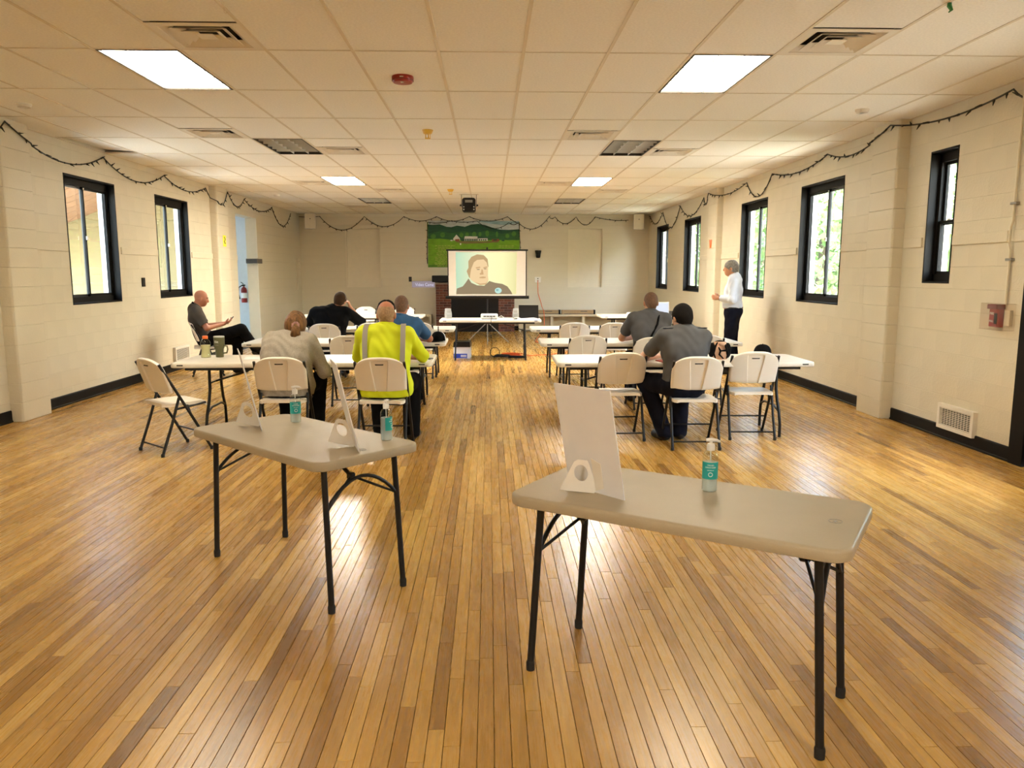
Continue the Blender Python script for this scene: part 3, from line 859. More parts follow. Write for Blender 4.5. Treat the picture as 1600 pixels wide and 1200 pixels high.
# ================================================================== FOLDING CHAIRS
def chair_meshes():
    r = []
    for s in (-1, 1):
        x = 0.222 * s
        r.append(('front_leg', MB().tube([(x * 0.97, -0.218, 0.80), (x, -0.10, 0.585), (x, 0.10, 0.22), (x, 0.21, 0.012)], 0.0125, 10).mesh('front_leg', 'black_metal', smooth=50)))
        r.append(('rear_leg', MB().tube([(x * 0.93, -0.055, 0.50), (x * 0.94, -0.13, 0.28), (x * 0.95, -0.23, 0.012)], 0.0125, 10).mesh('rear_leg', 'black_metal', smooth=50)))
        f = MB(); f.lathe([(0.015, 0), (0.016, 0.02), (0.013, 0.03)], 10, (x, 0.21, 0.0)); f.lathe([(0.015, 0), (0.016, 0.02), (0.013, 0.03)], 10, (x * 0.95, -0.23, 0.0))
        r.append(('foot_cap', f.mesh('foot_cap', 'rubber', smooth=50)))
        r.append(('seat_support', MB().tube([(x * 0.94, -0.10, 0.40), (x * 0.90, 0.05, 0.412), (x * 0.88, 0.19, 0.428)], 0.010, 8).mesh('seat_support', 'black_metal', smooth=50)))
        r.append(('hinge_link', MB().tube([(x * 0.98, -0.06, 0.512), (x * 0.93, -0.02, 0.43), (x * 0.93, 0.02, 0.425), (x * 0.99, 0.045, 0.33)], 0.006, 6).mesh('hinge_link', 'black_metal', smooth=50)))
    r.append(('rear_crossbar', MB().tube([(-0.21, -0.205, 0.075), (0.21, -0.205, 0.075)], 0.008, 8).mesh('rear_crossbar', 'black_metal', smooth=50)))
    r.append(('front_crossbar', MB().tube([(-0.222, 0.125, 0.17), (0.222, 0.125, 0.17)], 0.008, 8).mesh('front_crossbar', 'black_metal', smooth=50)))
    # moulded seat
    nu, nv = 12, 12
    def seat_pt(u, v, top):
        w = 0.193 + 0.012 * math.sin(math.pi * v) - (0.02 if v < 0.06 else 0) - (0.012 if v > 0.95 else 0)
        x = (2 * u - 1) * w; y = -0.195 + 0.405 * v
        z = 0.456 - 0.010 * math.sin(math.pi * min(1, v * 1.15)) * (1 - (2 * u - 1) ** 2) - 0.022 * max(0, (v - 0.82) / 0.18) ** 2
        e = max(0, abs(2 * u - 1) - 0.9) / 0.1
        z -= 0.006 * e * e
        return (x, y, z if top else z - 0.026 - 0.006 * (v > 0.9))
    m = MB(); vs = []
    for top in (1, 0):
        for j in range(nv + 1):
            for i in range(nu + 1): vs.append(seat_pt(i / nu, j / nv, top))
    N = (nu + 1) * (nv + 1); fs = []
    for j in range(nv):
        for i in range(nu):
            a = j * (nu + 1) + i; q = (a, a + 1, a + nu + 2, a + nu + 1); fs.append(q); fs.append(tuple(N + k for k in q[::-1]))
    rim = [i for i in range(nu + 1)] + [j * (nu + 1) + nu for j in range(1, nv + 1)] + [nv * (nu + 1) + i for i in range(nu - 1, -1, -1)] + [j * (nu + 1) for j in range(nv - 1, 0, -1)]
    for k in range(len(rim)):
        a, b = rim[k], rim[(k + 1) % len(rim)]; fs.append((a, N + a, N + b, b))
    r.append(('seat', m.add(vs, fs).mesh('seat', 'chair_plastic', smooth=40)))
    # curved backrest with pressed centre panel; columns follow the panel's tapering sides
    ns = [-1, -0.985, -0.95, -0.88, -0.78, -0.68, -0.58, -0.49]; inner = [-0.8, -0.5, -0.2, 0.2, 0.5, 0.8]
    vv = [0, 0.02, 0.05, 0.1, 0.18, 0.26, 0.34, 0.42, 0.5, 0.58, 0.66, 0.74, 0.81, 0.855, 0.885, 0.905, 0.93, 0.96, 0.985, 1.0]
    def row_s(v):
        pan = 0.38 - 0.15 * (1 - v)
        left = [q if q < -0.6 else q * (pan + 0.1) / 0.49 if q > -0.5 else q for q in ns]
        left = left[:-1] + [-(pan + 0.06)]
        half = left + [-(pan + 0.004), -(pan - 0.03)] + [q * (pan - 0.05) for q in inner if q < 0]
        return half + [-q for q in half[::-1]], pan
    nu = len(row_s(0.5)[0]) - 1; nv = len(vv) - 1
    def back_pt(s, v, pan, rear):
        w = 0.232 - 0.010 * (1 - v) - 0.040 * max(0, (v - 0.72) / 0.28) ** 2.2
        top = 0.845 - 0.050 * abs(s) ** 3.2; bot = 0.532 + 0.014 * abs(s) ** 3
        z = bot + (top - bot) * v
        y = -0.105 - 0.33 * (z - 0.53) - 0.028 * (1 - s * s)
        th = 0.026 if 0.03 < v < 0.97 and abs(s) < 0.97 else 0.010 if v in (0, 1.0) or abs(s) > 0.99 else 0.020
        if rear:
            y -= th
            if abs(s) < pan and v < 0.895: y += 0.013
        elif abs(s) < pan and v < 0.895: y -= 0.003
        return (s * w, y, z)
    vs = []; fs = []; N = (nu + 1) * (nv + 1)
    for rear in (0, 1):
        for v in vv:
            ss, pan = row_s(v)
            for s_ in ss: vs.append(back_pt(s_, v, pan, rear))
    for j in range(nv):
        for i in range(nu):
            a = j * (nu + 1) + i; q = (a, a + 1, a + nu + 2, a + nu + 1); fs.append(q); fs.append(tuple(N + k for k in q[::-1]))
    rim = [i for i in range(nu + 1)] + [j * (nu + 1) + nu for j in range(1, nv + 1)] + [nv * (nu + 1) + i for i in range(nu - 1, -1, -1)] + [j * (nu + 1) for j in range(nv - 1, 0, -1)]
    for k in range(len(rim)):
        a, b = rim[k], rim[(k + 1) % len(rim)]; fs.append((a, N + a, N + b, b))
    r.append(('backrest', MB().add(vs, fs).mesh('backrest', 'chair_plastic', smooth=38)))
    # hand slot: dark recess seen on both faces
    sl = MB(); pts = []
    zc, yc = 0.775, -0.105 - 0.33 * (0.775 - 0.53) - 0.028
    for k in range(12):
        a = 2 * math.pi * k / 12; pts.append((0.030 * (1 if math.cos(a) > 0 else -1) + 0.007 * math.cos(a), 0.007 * math.sin(a)))
    Mx = Matrix.Translation((0, yc + 0.002, zc)) @ Matrix.Rotation(math.pi / 2 - math.atan(0.33), 4, 'X')
    sl.prism(pts, 0.0195, Mx)
    r.append(('hand_slot', sl.mesh('hand_slot', 'slot_dark')))
    return r
CM = chair_meshes()
def folding_chair(x, y, rz, label):
    t = thing('folding_chair', label, 'chair', (x, y, 0), rz, 'white folding chairs')
    for n, me in CM:
        o = put(n, me, t)
        if n == 'hand_slot': o['label'] = 'dark hand slot'
    return t
folding_chair(-2.81, 6.855, R(-42), 'empty white folding chair turned sideways at the front left table end')
folding_chair(-1.85, 6.97, R(2), 'white folding chair the woman in grey sits on')
folding_chair(-0.95, 6.90, R(-2), 'white folding chair the man in yellow sits on')
folding_chair(1.23, 7.28, R(3), 'empty white folding chair left of the man at the front right table')
folding_chair(1.845, 6.90, R(-1), 'white folding chair of the dark-haired man at the front right table')
folding_chair(2.50, 7.31, R(-3), 'empty white folding chair beside the patterned bag, front right table')
folding_chair(-1.665, 9.30, R(2), 'empty white folding chair left of the yellow shirt, second left table')
folding_chair(-1.01, 8.95, R(-2), 'white folding chair the man in blue sits on')
folding_chair(-2.40, 11.44, R(2), 'white folding chair the man in black sits on')
folding_chair(-1.73, 11.62, R(0), 'empty white folding chair right of the man in black')
folding_chair(-1.05, 11.70, R(-3), 'empty white folding chair beyond the man in blue, third left table')
folding_chair(-2.68, 16.62, R(178), 'empty white folding chair behind the farthest left table, left of two')
folding_chair(-1.83, 16.62, R(182), 'empty white folding chair behind the farthest left table, right of two')
folding_chair(1.165, 9.27, R(1), 'empty white folding chair at the aisle end of the second right table')
folding_chair(1.875, 8.96, R(2), 'white folding chair of the man with a shoulder strap')
folding_chair(2.57, 9.25, R(-2), 'empty white folding chair behind the patterned bag, second right table')
folding_chair(1.26, 11.56, R(1), 'empty white folding chair at the third right table, nearer the aisle')
folding_chair(1.86, 11.56, R(-1), 'empty white folding chair at the third right table, nearer the wall')
folding_chair(-4.36, 12.02, R(-70), 'white folding chair of the man seated by the left wall')

# ================================================================== FOLDING TABLES
def rounded_top(L, W, zt, th, rad, seg=6):
    def ring(inset, z):
        pts = []; r = max(0.004, rad - inset); hx, hy = L / 2 - inset, W / 2 - inset
        for cx, cy, a0 in ((hx - r, hy - r, 0), (-hx + r, hy - r, 90), (-hx + r, -hy + r, 180), (hx - r, -hy + r, 270)):
            for k in range(seg + 1):
                a = R(a0 + 90 * k / seg); pts.append((cx + r * math.cos(a), cy + r * math.sin(a), z))
        return pts
    return MB().rings([ring(0.010, zt - th), ring(0.002, zt - th + 0.004), ring(0.0, zt - th + 0.014), ring(0.0, zt - 0.012), ring(0.003, zt - 0.004), ring(0.009, zt - 0.0006), ring(0.014, zt), ring(0.022, zt)])
def table_meshes(L):
    W, Z = 0.762, 0.737; r = []
    r.append(('table_top', rounded_top(L, W, Z, 0.045, 0.055).mesh('table_top', 'white_plastic', smooth=40)))
    for s in (-1, 1):
        r.append(('side_rail', MB().mm((-L / 2 + 0.12, s * 0.30 - 0.012, Z - 0.075), (L / 2 - 0.12, s * 0.30 + 0.012, Z - 0.044)).mesh('side_rail', 'black_metal')))
    for e in (-1, 1):
        x = e * (L / 2 - 0.29)
        for s in (-1, 1):
            r.append(('leg', MB().tube([(x, s * 0.16, Z - 0.045), (x, s * 0.165, 0.46), (x + e * 0.003, s * 0.20, 0.35), (x + e * 0.006, s * 0.265, 0.22), (x + e * 0.01, s * 0.285, 0.12), (x + e * 0.01, s * 0.285, 0.0)], 0.0145, 10).mesh('leg', 'black_metal', smooth=50)))
        r.append(('leg_crossbar', MB().tube([(x + e * 0.004, -0.25, 0.245), (x, -0.13, 0.285), (x, 0.13, 0.285), (x + e * 0.004, 0.25, 0.245)], 0.011, 8).mesh('leg_crossbar', 'black_metal', smooth=50)))
        r.append(('leg_crossbar', MB().tube([(x, -0.162, 0.52), (x, 0.162, 0.52)], 0.009, 8).mesh('leg_crossbar', 'black_metal', smooth=50)))
        r.append(('diagonal_brace', MB().tube([(x, 0, 0.52), (x - e * 0.22, 0, 0.585), (x - e * 0.50, 0, Z - 0.05)], 0.009, 8).mesh('diagonal_brace', 'black_metal', smooth=50)))
        for s in (-1, 1):
            r.append(('corner_clip', MB().box((e * (L / 2 - 0.10), s * (W / 2 + 0.0005), Z - 0.020), (0.058, 0.004, 0.012), bev=0.0015).mesh('corner_clip', 'slot_dark')))
    return r
TM8, TM6 = table_meshes(2.44), table_meshes(1.83)
def white_table(x, y, rz, label, six=False):
    t = thing('folding_table', label, 'table', (x, y, 0), rz, 'white folding tables')
    for n, me in (TM6 if six else TM8): put(n, me, t)
    return t
white_table(-1.76, 7.58, R(0.5), 'long white folding table with bottle and tumbler, front left')
white_table(-1.75, 9.63, R(0.3), 'long white folding table with a baseball cap, second row left')
white_table(-1.75, 11.88, 0, 'long white folding table in front of the man in black, third row left')
white_table(-2.52, 15.48, 0, 'empty white folding table farthest back on the left')
white_table(1.86, 7.51, R(-0.5), 'long white folding table with patterned bag, front right')
white_table(1.84, 9.53, R(-0.3), 'long white folding table of the man with shoulder strap, second row right')
white_table(1.85, 11.82, 0, 'empty long white folding table, third row right')
white_table(3.10, 15.35, 0, 'white folding table with papers and white laptop, far right', six=True)
white_table(0.02, 14.15, 0, 'white folding table carrying the projector in the aisle', six=True)

def card_table(x, y, rz, label):
    """beige 4 ft table with arched leg braces"""
    t = thing('card_table', label, 'table', (x, y, 0), rz, 'beige four-foot folding tables')
    L, W, Z = 1.22, 0.61, 0.737
    rounded_top(L, W, Z, 0.044, 0.075, 8).build('table_top', 'beige_plastic', t, smooth=40)
    fr = MB(); 
    for s in (-1, 1): fr.mm((-0.5, s * 0.215 - 0.01, Z - 0.060), (0.5, s * 0.215 + 0.01, Z - 0.043))
    fr.build('frame_rail', 'black_metal', t)
    for e in (-1, 1):
        xt, xb = e * 0.505, e * 0.545
        for s in (-1, 1):
            MB().tube([(xt, s * 0.205, Z - 0.043), (xb, s * 0.215, 0.02)], 0.0145, 12).build('leg', 'black_metal', t, smooth=50)
            MB().lathe([(0.017, 0), (0.018, 0.03), (0.0155, 0.04)], 12, (xb, s * 0.2152, 0)).build('foot_cap', 'rubber', t, smooth=50)
        arc = []
        for k in range(13):
            a = k / 12; yy = -0.21 + 0.42 * a; zz = 0.475 + 0.135 * math.sin(math.pi * a) ** 0.8
            f = (Z - zz) / Z; arc.append((xt + (xb - xt) * f, yy, zz))
        MB().tube(arc, 0.0095, 8).build('arch_brace', 'black_metal', t, smooth=50)
        hub = (e * 0.43, 0.0, 0.595)
        MB().box(hub, (0.04, 0.03, 0.035), bev=0.006).build('brace_hub', 'black_metal', t)
        MB().tube([hub, (e * 0.24, 0.0, Z - 0.045)], 0.0105, 8).build('strut', 'black_metal', t, smooth=50)
        for s in (-1, 1):
            MB().tube([hub, (e * 0.527, s * 0.209, 0.485)], 0.0065, 8).build('strut', 'black_metal', t, smooth=50)
    lg = MB(); ring = [(0.52 + 0.022 * math.cos(2 * math.pi * k / 20), 0.0 + 0.022 * math.sin(2 * math.pi * k / 20), Z + 0.0004) for k in range(20)]
    lg.tube(ring, 0.0008, 5, closed=True); lg.mm((0.517, -0.012, Z), (0.523, 0.012, Z + 0.0008)); lg.mm((0.512, -0.002, Z), (0.528, 0.002, Z + 0.0008))
    lg.build('maker_mark', 'grey_plastic', t)
    return t
card_table(0.733, 2.765, R(-33.0), 'beige four-foot folding table with one sign board, foreground right')
card_table(-0.985, 3.955, R(-43.7), 'beige four-foot folding table with two sign boards, foreground left')

# ================================================================== SIGN BOARDS (seen from behind) and SANITIZER BOTTLES
def sign_board(base_near, ang, label, w=0.28, h=0.43, lean=0.22):
    """board whose back with the easel wing faces the viewer; local x along the base, leans towards -y"""
    t = thing('sign_board', label, 'sign board', base_near, R(ang), 'white easel-back sign boards')
    M = Matrix.Rotation(lean, 4, 'X')
    th = 0.005
    m = MB(); m.prism([(-w / 2, 0.002), (w / 2, 0.002), (w / 2, h), (-w / 2, h)], th, M @ Matrix.Rotation(math.pi / 2, 4, 'X'))
    m.build('board', 'white_board', t)
    # easel wing: folded card with an oval cut-out, hinged on the board's centre line
    eh = 0.145
    top = M @ Vector((0.0, -th - 0.001, eh)); bot = M @ Vector((0.0, -th - 0.001, 0.006))
    foot = Vector((-0.085, bot.y - 0.125, 0.002))
    A, B, Ft = top, bot, foot
    ft2 = Vector((foot.x * 0.62, foot.y * 0.55, eh * 0.98))
    # ring-shaped card built as a frame between an outer quad and an inner oval
    outer = []; inner = []
    n = 24
    quad = [A, B, Ft, A + (Ft - B) * 0.32]
    ctr = (quad[0] + quad[1] + quad[2] + quad[3]) / 4
    ex = (Ft - B).normalized(); ez = (A - B).normalized()
    def edge_hit(d):
        best = None
        for k in range(4):
            p, q = quad[k], quad[(k + 1) % 4]
            pu, pv = (p - ctr).dot(ex), (p - ctr).dot(ez); qu, qv = (q - ctr).dot(ex), (q - ctr).dot(ez)
            den = d[0] * (qv - pv) - d[1] * (qu - pu)
            if abs(den) < 1e-9: continue
            tt = (pu * (qv - pv) - pv * (qu - pu)) / den; ss = (pu * d[1] - pv * d[0]) / den
            if tt > 0 and -1e-6 <= ss <= 1 + 1e-6 and (best is None or tt < best): best = tt
        return best or 0.03
    for k in range(n):
        a = 2 * math.pi * k / n; d = (math.cos(a), math.sin(a)); tt = edge_hit(d)
        outer.append(ctr + ex * d[0] * tt + ez * d[1] * tt)
        cc = ctr + ez * 0.012 - ex * 0.004
        inner.append(cc + ex * d[0] * 0.026 + ez * d[1] * 0.034)
    nn = ex.cross(ez).normalized() * 0.0008
    vs = [p + nn for p in outer] + [p + nn for p in inner] + [p - nn for p in outer] + [p - nn for p in inner]
    fs = []
    for k in range(n):
        l = (k + 1) % n
        fs += [(k, l, n + l, n + k), (2 * n + k, 3 * n + k, 3 * n + l, 2 * n + l), (k, 2 * n + k, 2 * n + l, l), (n + k, n + l, 3 * n + l, 3 * n + k)]
    MB().add(vs, fs).build('easel_wing', 'board_edge', t)
    MB().prism([(0.0, 0.01), (0.045, 0.03), (0.045, 0.13), (0.0, eh)], 0.0012, M @ Matrix.Translation((0, -th, 0)) @ Matrix.Rotation(math.pi / 2, 4, 'X')).build('easel_flap', 'board_edge', t)
    return t
TZ = 0.7375
sign_board((0.409, 2.846, TZ), -49.9, 'white easel-back sign board on the right foreground table')
sign_board((-0.646, 3.666, TZ), -73.0, 'white easel-back sign board at the near end of the left foreground table')
sign_board((-1.253, 4.182, TZ), -70.0, 'white easel-back sign board at the far end of the left foreground table')

def sanitizer(x, y, rz, label):
    t = thing('sanitizer_bottle', label, 'bottle', (x, y, TZ), rz, 'pump bottles of hand sanitizer')
    MB().lathe([(0.026, 0.0), (0.0295, 0.004), (0.0295, 0.130), (0.028, 0.142), (0.022, 0.154), (0.014, 0.160), (0.014, 0.166)], 28).build('bottle', 'clear_plastic', t, smooth=45)
    MB().lathe([(0.0255, 0.004), (0.0275, 0.008), (0.0275, 0.115)], 24).build('gel', 'gel', t, smooth=45)
    def arc_panel(r0, a0, a1, z0, z1, n=16):
        vs = []; fs = []
        for k in range(n + 1):
            a = a0 + (a1 - a0) * k / n
            vs += [(r0 * math.sin(a), -r0 * math.cos(a), z0), (r0 * math.sin(a), -r0 * math.cos(a), z1)]
        for k in range(n): fs.append((2 * k, 2 * k + 2, 2 * k + 3, 2 * k + 1))
        return MB().add(vs, fs)
    lb = arc_panel(0.0300, R(-78), R(78), 0.052, 0.118).build('label', 'teal_label', t, smooth=180, recalc=False)
    for tx, sz, z, w in (('HAND', 0.009, 0.107, 0.024), ('SANITIZER', 0.008, 0.098, 0.042)):
        put('lettering', text_mesh(tx, sz, 'white_print', 0.0002, width=w, bend=0.0303), lb, (0, 0, z))
    for a0, a1 in ((-0.42, -0.12), (-0.06, 0.16), (0.22, 0.40)):      # line of print too small to read
        arc_panel(0.0304, a0, a1, 0.0862, 0.0880, 4).build('print_line', 'white_print', lb, recalc=False)
    em = []
    for k in range(18):
        a = 2 * math.pi * k / 18; q = 0.0075 * math.cos(a) / 0.0303; em.append((0.0304 * math.sin(q), -0.0304 * math.cos(q), 0.071 + 0.0075 * math.sin(a)))
    MB().tube(em, 0.0014, 5, closed=True).build('emblem', 'white_print', lb)
    p = MB().lathe([(0.015, 0.160), (0.0155, 0.180), (0.013, 0.186), (0.006, 0.188), (0.006, 0.196)], 20)
    pump = p.build('pump', 'white_enamel', t, smooth=45)
    MB().tube([(-0.018, 0, 0.199), (0.0, 0, 0.201), (0.022, 0, 0.199), (0.034, 0, 0.194)], [0.007, 0.008, 0.006, 0.004], 8).build('nozzle', 'white_enamel', pump, smooth=60)
    MB().tube([(0, 0, 0.16), (0.004, 0, 0.01)], 0.0022, 6).build('dip_tube', 'white_enamel', t)
    return t
sanitizer(0.846, 2.86, R(-12), 'pump bottle of hand sanitizer with teal label, right foreground table')
sanitizer(-1.092, 4.30, R(20), 'pump bottle of hand sanitizer, far end of left foreground table')
sanitizer(-0.519, 3.815, R(75), 'pump bottle of hand sanitizer turned sideways, near end of left foreground table')

# ================================================================== THINGS ON THE TABLES
t = thing('drink_bottle', 'bottle of pale yellow drink with orange cap, front left table', 'bottle', (-2.815, 7.70, TZ))
MB().lathe([(0.046, 0), (0.049, 0.006), (0.046, 0.03), (0.041, 0.065), (0.043, 0.09), (0.049, 0.125), (0.049, 0.145), (0.042, 0.165), (0.022, 0.185), (0.022, 0.192)], 24).build('bottle', 'clear_plastic', t, smooth=45)
MB().lathe([(0.042, 0.004), (0.0465, 0.008), (0.0435, 0.03), (0.0385, 0.065), (0.0405, 0.09), (0.0465, 0.125)], 24).build('drink', 'lemon_drink', t, smooth=45)
MB().lathe([(0.025, 0.186), (0.026, 0.188), (0.026, 0.212), (0.023, 0.215)], 20).build('cap', 'orange_cap', t, smooth=45)
t = thing('tumbler', 'olive green travel tumbler with white lettering and side handle', 'tumbler', (-2.69, 7.73, TZ), R(-12))
MB().lathe([(0.036, 0), (0.038, 0.004), (0.040, 0.08), (0.051, 0.10), (0.052, 0.198), (0.050, 0.20)], 24).build('body', 'olive', t, smooth=40)
MB().lathe([(0.052, 0.198), (0.053, 0.204), (0.050, 0.210), (0.02, 0.212)], 24).build('lid', 'pale_metal', t, smooth=40)
put('lettering', text_mesh('fiit', 0.034, 'white_print', 0.0003, width=0.042, bend=0.0525), t, (0, 0, 0.155)); t.children[-1].rotation_euler = (0, 0, R(-20))
for a0, a1 in ((-0.75, -0.5), (-0.45, -0.2), (-0.15, 0.2), (0.25, 0.4)):
    vs = []
    for q in range(5):
        a = a0 + (a1 - a0) * q / 4; vs += [(0.0526 * math.sin(a), -0.0526 * math.cos(a), 0.120), (0.0526 * math.sin(a), -0.0526 * math.cos(a), 0.126)]
    MB().add(vs, [(2 * q, 2 * q + 2, 2 * q + 3, 2 * q + 1) for q in range(4)]).build('print_line', 'hair_grey', t, recalc=False)
MB().tube([(0.045, 0, 0.115), (0.085, 0, 0.112), (0.090, 0, 0.08), (0.078, 0, 0.045), (0.036, 0, 0.040)], 0.008, 8).build('handle', 'olive', t, smooth=60)

def sheet(x, y, z, rz, label, w=0.216, h=0.279):
    o = MB().box((0, 0, 0.0012), (w, h, 0.0016)).build('paper_sheet', 'paper', loc=(x, y, z), rot=(0, 0, rz)); return tag(o, label, 'paper', 'loose papers')
def phone(x, y, z, rz, label):
    t = thing('mobile_phone', label, 'phone', (x, y, z), rz)
    MB().box((0, 0, 0.005), (0.072, 0.15, 0.009), bev=0.003).build('body', 'dark_grey', t); MB().box((0, 0, 0.0100), (0.066, 0.142, 0.0008)).build('display', 'black_paint', t)
    return t
phone(-0.63, 7.50, TZ, R(70), 'black phone lying by the elbow of the man in yellow')
sheet(-2.30, 7.62, TZ, R(12), 'white paper beside the tumbler on the front left table')
sheet(-1.80, 7.66, TZ, R(-4), 'white paper in front of the woman in grey')
sheet(1.72, 7.42, TZ, R(8), 'white paper in front of the dark-haired man')
t = thing('notebook', 'thin red notebook by the dark-haired man\'s arm', 'notebook', (1.66, 7.20, TZ), R(15))
MB().box((0, 0, 0.006), (0.12, 0.16, 0.010), bev=0.002).build('cover', 'red_plastic', t); MB().box((0.002, 0, 0.006), (0.118, 0.154, 0.0075)).build('pages', 'paper', t)

# patterned bag: padded pouch, black bands, tan cloth
def pouch(x, y, label):
    t = thing('patterned_bag', label, 'bag', (x, y, TZ), R(-8))
    n = 20; rg = []
    for k in range(9):
        v = k / 8; z = 0.17 * v; w = 0.098 * (math.sin(math.pi * (0.22 + 0.66 * v))) ** 0.6; d = 0.062 * math.sin(math.pi * (0.25 + 0.66 * v)) ** 0.7
        rg.append([(w * math.cos(2 * math.pi * q / n), d * math.sin(2 * math.pi * q / n), z) for q in range(n)])
    MB().rings(rg).build('pouch', 'bag_cloth', t, smooth=60)
    for pts in ([(-0.03, -0.045, 0.165), (-0.055, -0.064, 0.12), (-0.065, -0.064, 0.06), (-0.045, -0.058, 0.012)], [(0.035, -0.045, 0.165), (0.05, -0.066, 0.12), (0.075, -0.056, 0.06), (0.06, -0.05, 0.012)],
                [(-0.02, -0.06, 0.12), (0.0, -0.066, 0.085), (-0.012, -0.066, 0.05), (0.03, -0.062, 0.01)], [(0.0, -0.066, 0.085), (0.05, -0.064, 0.09), (0.085, -0.045, 0.10)]):
        MB().tube(pts, [0.006, 0.011, 0.010, 0.006][:len(pts)], 8).build('band', 'fabric_black', t, smooth=60)
    for s in (-1, 1): MB().ball((s * 0.070, 0.0, 0.085), (0.040, 0.058, 0.078), 8).build('side_panel', 'fabric_black', t, smooth=180)
    MB().ball((0.015, -0.045, 0.150), (0.034, 0.03, 0.022), 8).build('pompom', 'bag_cloth', t, smooth=180)
    hd = [(-0.085 * math.cos(a), 0.0, 0.10 + 0.075 * math.sin(a)) for a in [math.pi * k / 12 for k in range(13)]]
    MB().tube(hd, 0.009, 8).build('strap', 'fabric_black', t, smooth=60)
mb = mk('bag_cloth', (0.62, 0.37, 0.24), 0.8, var=0.15, vscale=16)
pouch(2.245, 7.42, 'tan and black patterned bag on the front right table')

def cap(x, y, rz, label, back):
    t = thing('baseball_cap', label, 'cap', (x, y, TZ), rz)
    def dome(a0, a1):
        vs = []; fs = []; n, m_ = 12, 8
        for j in range(m_ + 1):
            ph = (math.pi / 2) * j / m_; 
            for i in range(n + 1):
                th = a0 + (a1 - a0) * i / n; r = 0.088 * math.cos(ph) ** 0.75
                vs.append((r * math.cos(th), r * 1.05 * math.sin(th), 0.012 + 0.112 * math.sin(ph) ** 0.85))
        for j in range(m_):
            for i in range(n):
                a = j * (n + 1) + i; fs.append((a, a + 1, a + n + 2, a + n + 1))
        return MB().add(vs, fs)
    dome(R(80), R(280)).build('front_panel', 'fabric_black', t, smooth=60); dome(R(-80), R(80)).build('mesh_back', back, t, smooth=60)
    MB().lathe([(0.006, 0.121), (0.006, 0.126), (0.003, 0.129)], 10).build('button', 'fabric_black', t)
    br = MB(); vs = []
    for z in (0.0, 0.004):
        for k in range(13):
            th = R(110 + 140 * k / 12); vs.append((0.088 * math.cos(th), 0.092 * math.sin(th), 0.012 + z)); vs.append((0.088 * math.cos(th) - 0.068 * math.sin(math.pi * k / 12) ** 0.6, 0.092 * math.sin(th), 0.002 + z + 0.006 * math.cos(math.pi * k / 12) ** 2))
    fs = []
    for q in (0, 26):
        for k in range(12): fs.append((q + 2 * k, q + 2 * k + 1, q + 2 * k + 3, q + 2 * k + 2))
    for k in range(12): fs.append((2 * k + 1, 26 + 2 * k + 1, 26 + 2 * k + 3, 2 * k + 3))
    br.add(vs, fs).build('brim', 'fabric_black', t, smooth=60)
    return t
c1 = cap(-0.625, 9.44, R(62), 'black and white baseball cap by the elbow of the man in blue', 'white_board')
MB().tube([(0.0, 0.0, 0.125), (0.002, 0.0, 0.185)], 0.006, 8).build('strap_end', 'fabric_black', c1)
cap(2.74, 7.62, R(160), 'black baseball cap beyond the empty chair, front right table', 'fabric_black')

# projector and friends on the aisle table
t = thing('projector', 'small white video projector on the aisle table', 'projector', (0.0, 14.05, TZ), 0)
MB().box((0, 0, 0.052), (0.31, 0.23, 0.085), bev=0.014).build('body', 'white_enamel', t)
MB().box((0.0, -0.1155, 0.055), (0.22, 0.003, 0.028)).build('vent_grille', 'grey_plastic', t)
for k in range(4): MB().box((-0.08 + k * 0.055, -0.118, 0.055), (0.03, 0.003, 0.018)).build('port', 'dark_grey', t)
MB().lathe([(0.03, 0), (0.032, 0.012), (0.02, 0.014)], 20, (0.07, 0.115, 0.055), Matrix.Rotation(-math.pi / 2, 3, 'X')).build('lens', 'dark_grey', t)
for sx in (-1, 1): MB().lathe([(0.012, 0), (0.010, 0.012)], 10, (sx * 0.12, 0, 0)).build('foot', 'rubber', t)
def pc_speaker(x, y, rz, label):
    t = thing('computer_speaker', label, 'speaker', (x, y, TZ), rz, 'small computer speakers')
    MB().rings([[(a * 0.052, b * 0.06 + 0.0, z) for a, b in ((-1, -1), (1, -1), (1, 1), (-1, 1))] if z < 0.1 else [(a * 0.044, b * 0.045 + 0.012, z) for a, b in ((-1, -1), (1, -1), (1, 1), (-1, 1))] for z in (0, 0.01, 0.09, 0.16, 0.18)]).build('cabinet', 'grey_plastic', t)
    MB().box((0, -0.054, 0.09), (0.07, 0.006, 0.12), rot=Matrix.Rotation(-0.15, 3, 'X'), bev=0.002).build('grille', 'grey_metal', t)
    return t
pc_speaker(-0.76, 14.32, R(20), 'grey computer speaker at the left end of the projector table')
pc_speaker(0.49, 14.34, R(-8), 'grey computer speaker beside the black laptop')
def laptop(x, y, rz, label, lid, base, disp=None, tilt=0.25, w=0.36, d=0.24):
    t = thing('laptop', label, 'laptop', (x, y, TZ), rz)
    MB().box((0, 0, 0.010), (w, d, 0.018), bev=0.004).build('base', base, t)
    M = Matrix.Rotation(-tilt, 3, 'X')
    l = MB().box(Vector((0, d / 2 - 0.004, 0.018)) + M @ Vector((0, 0, d * 0.5)), (w, 0.008, d), rot=M, bev=0.003).build('lid', lid, t)
    MB().box(Vector((0, d / 2 - 0.004, 0.018)) + M @ Vector((0, -0.0045, d * 0.5)), (w - 0.03, 0.001, d - 0.03), rot=M).build('screen', disp or 'black_paint', t)
    MB().box((0, -0.01, 0.0195), (w - 0.06, d * 0.5, 0.001)).build('keyboard', 'dark_grey', t)
    return t
laptop(0.74, 14.26, R(172), 'open black laptop on the projector table, lid towards the viewer', 'black_paint', 'black_paint')
mk_emit('laptop_glow', srgb(226, 232, 246), 1.0)
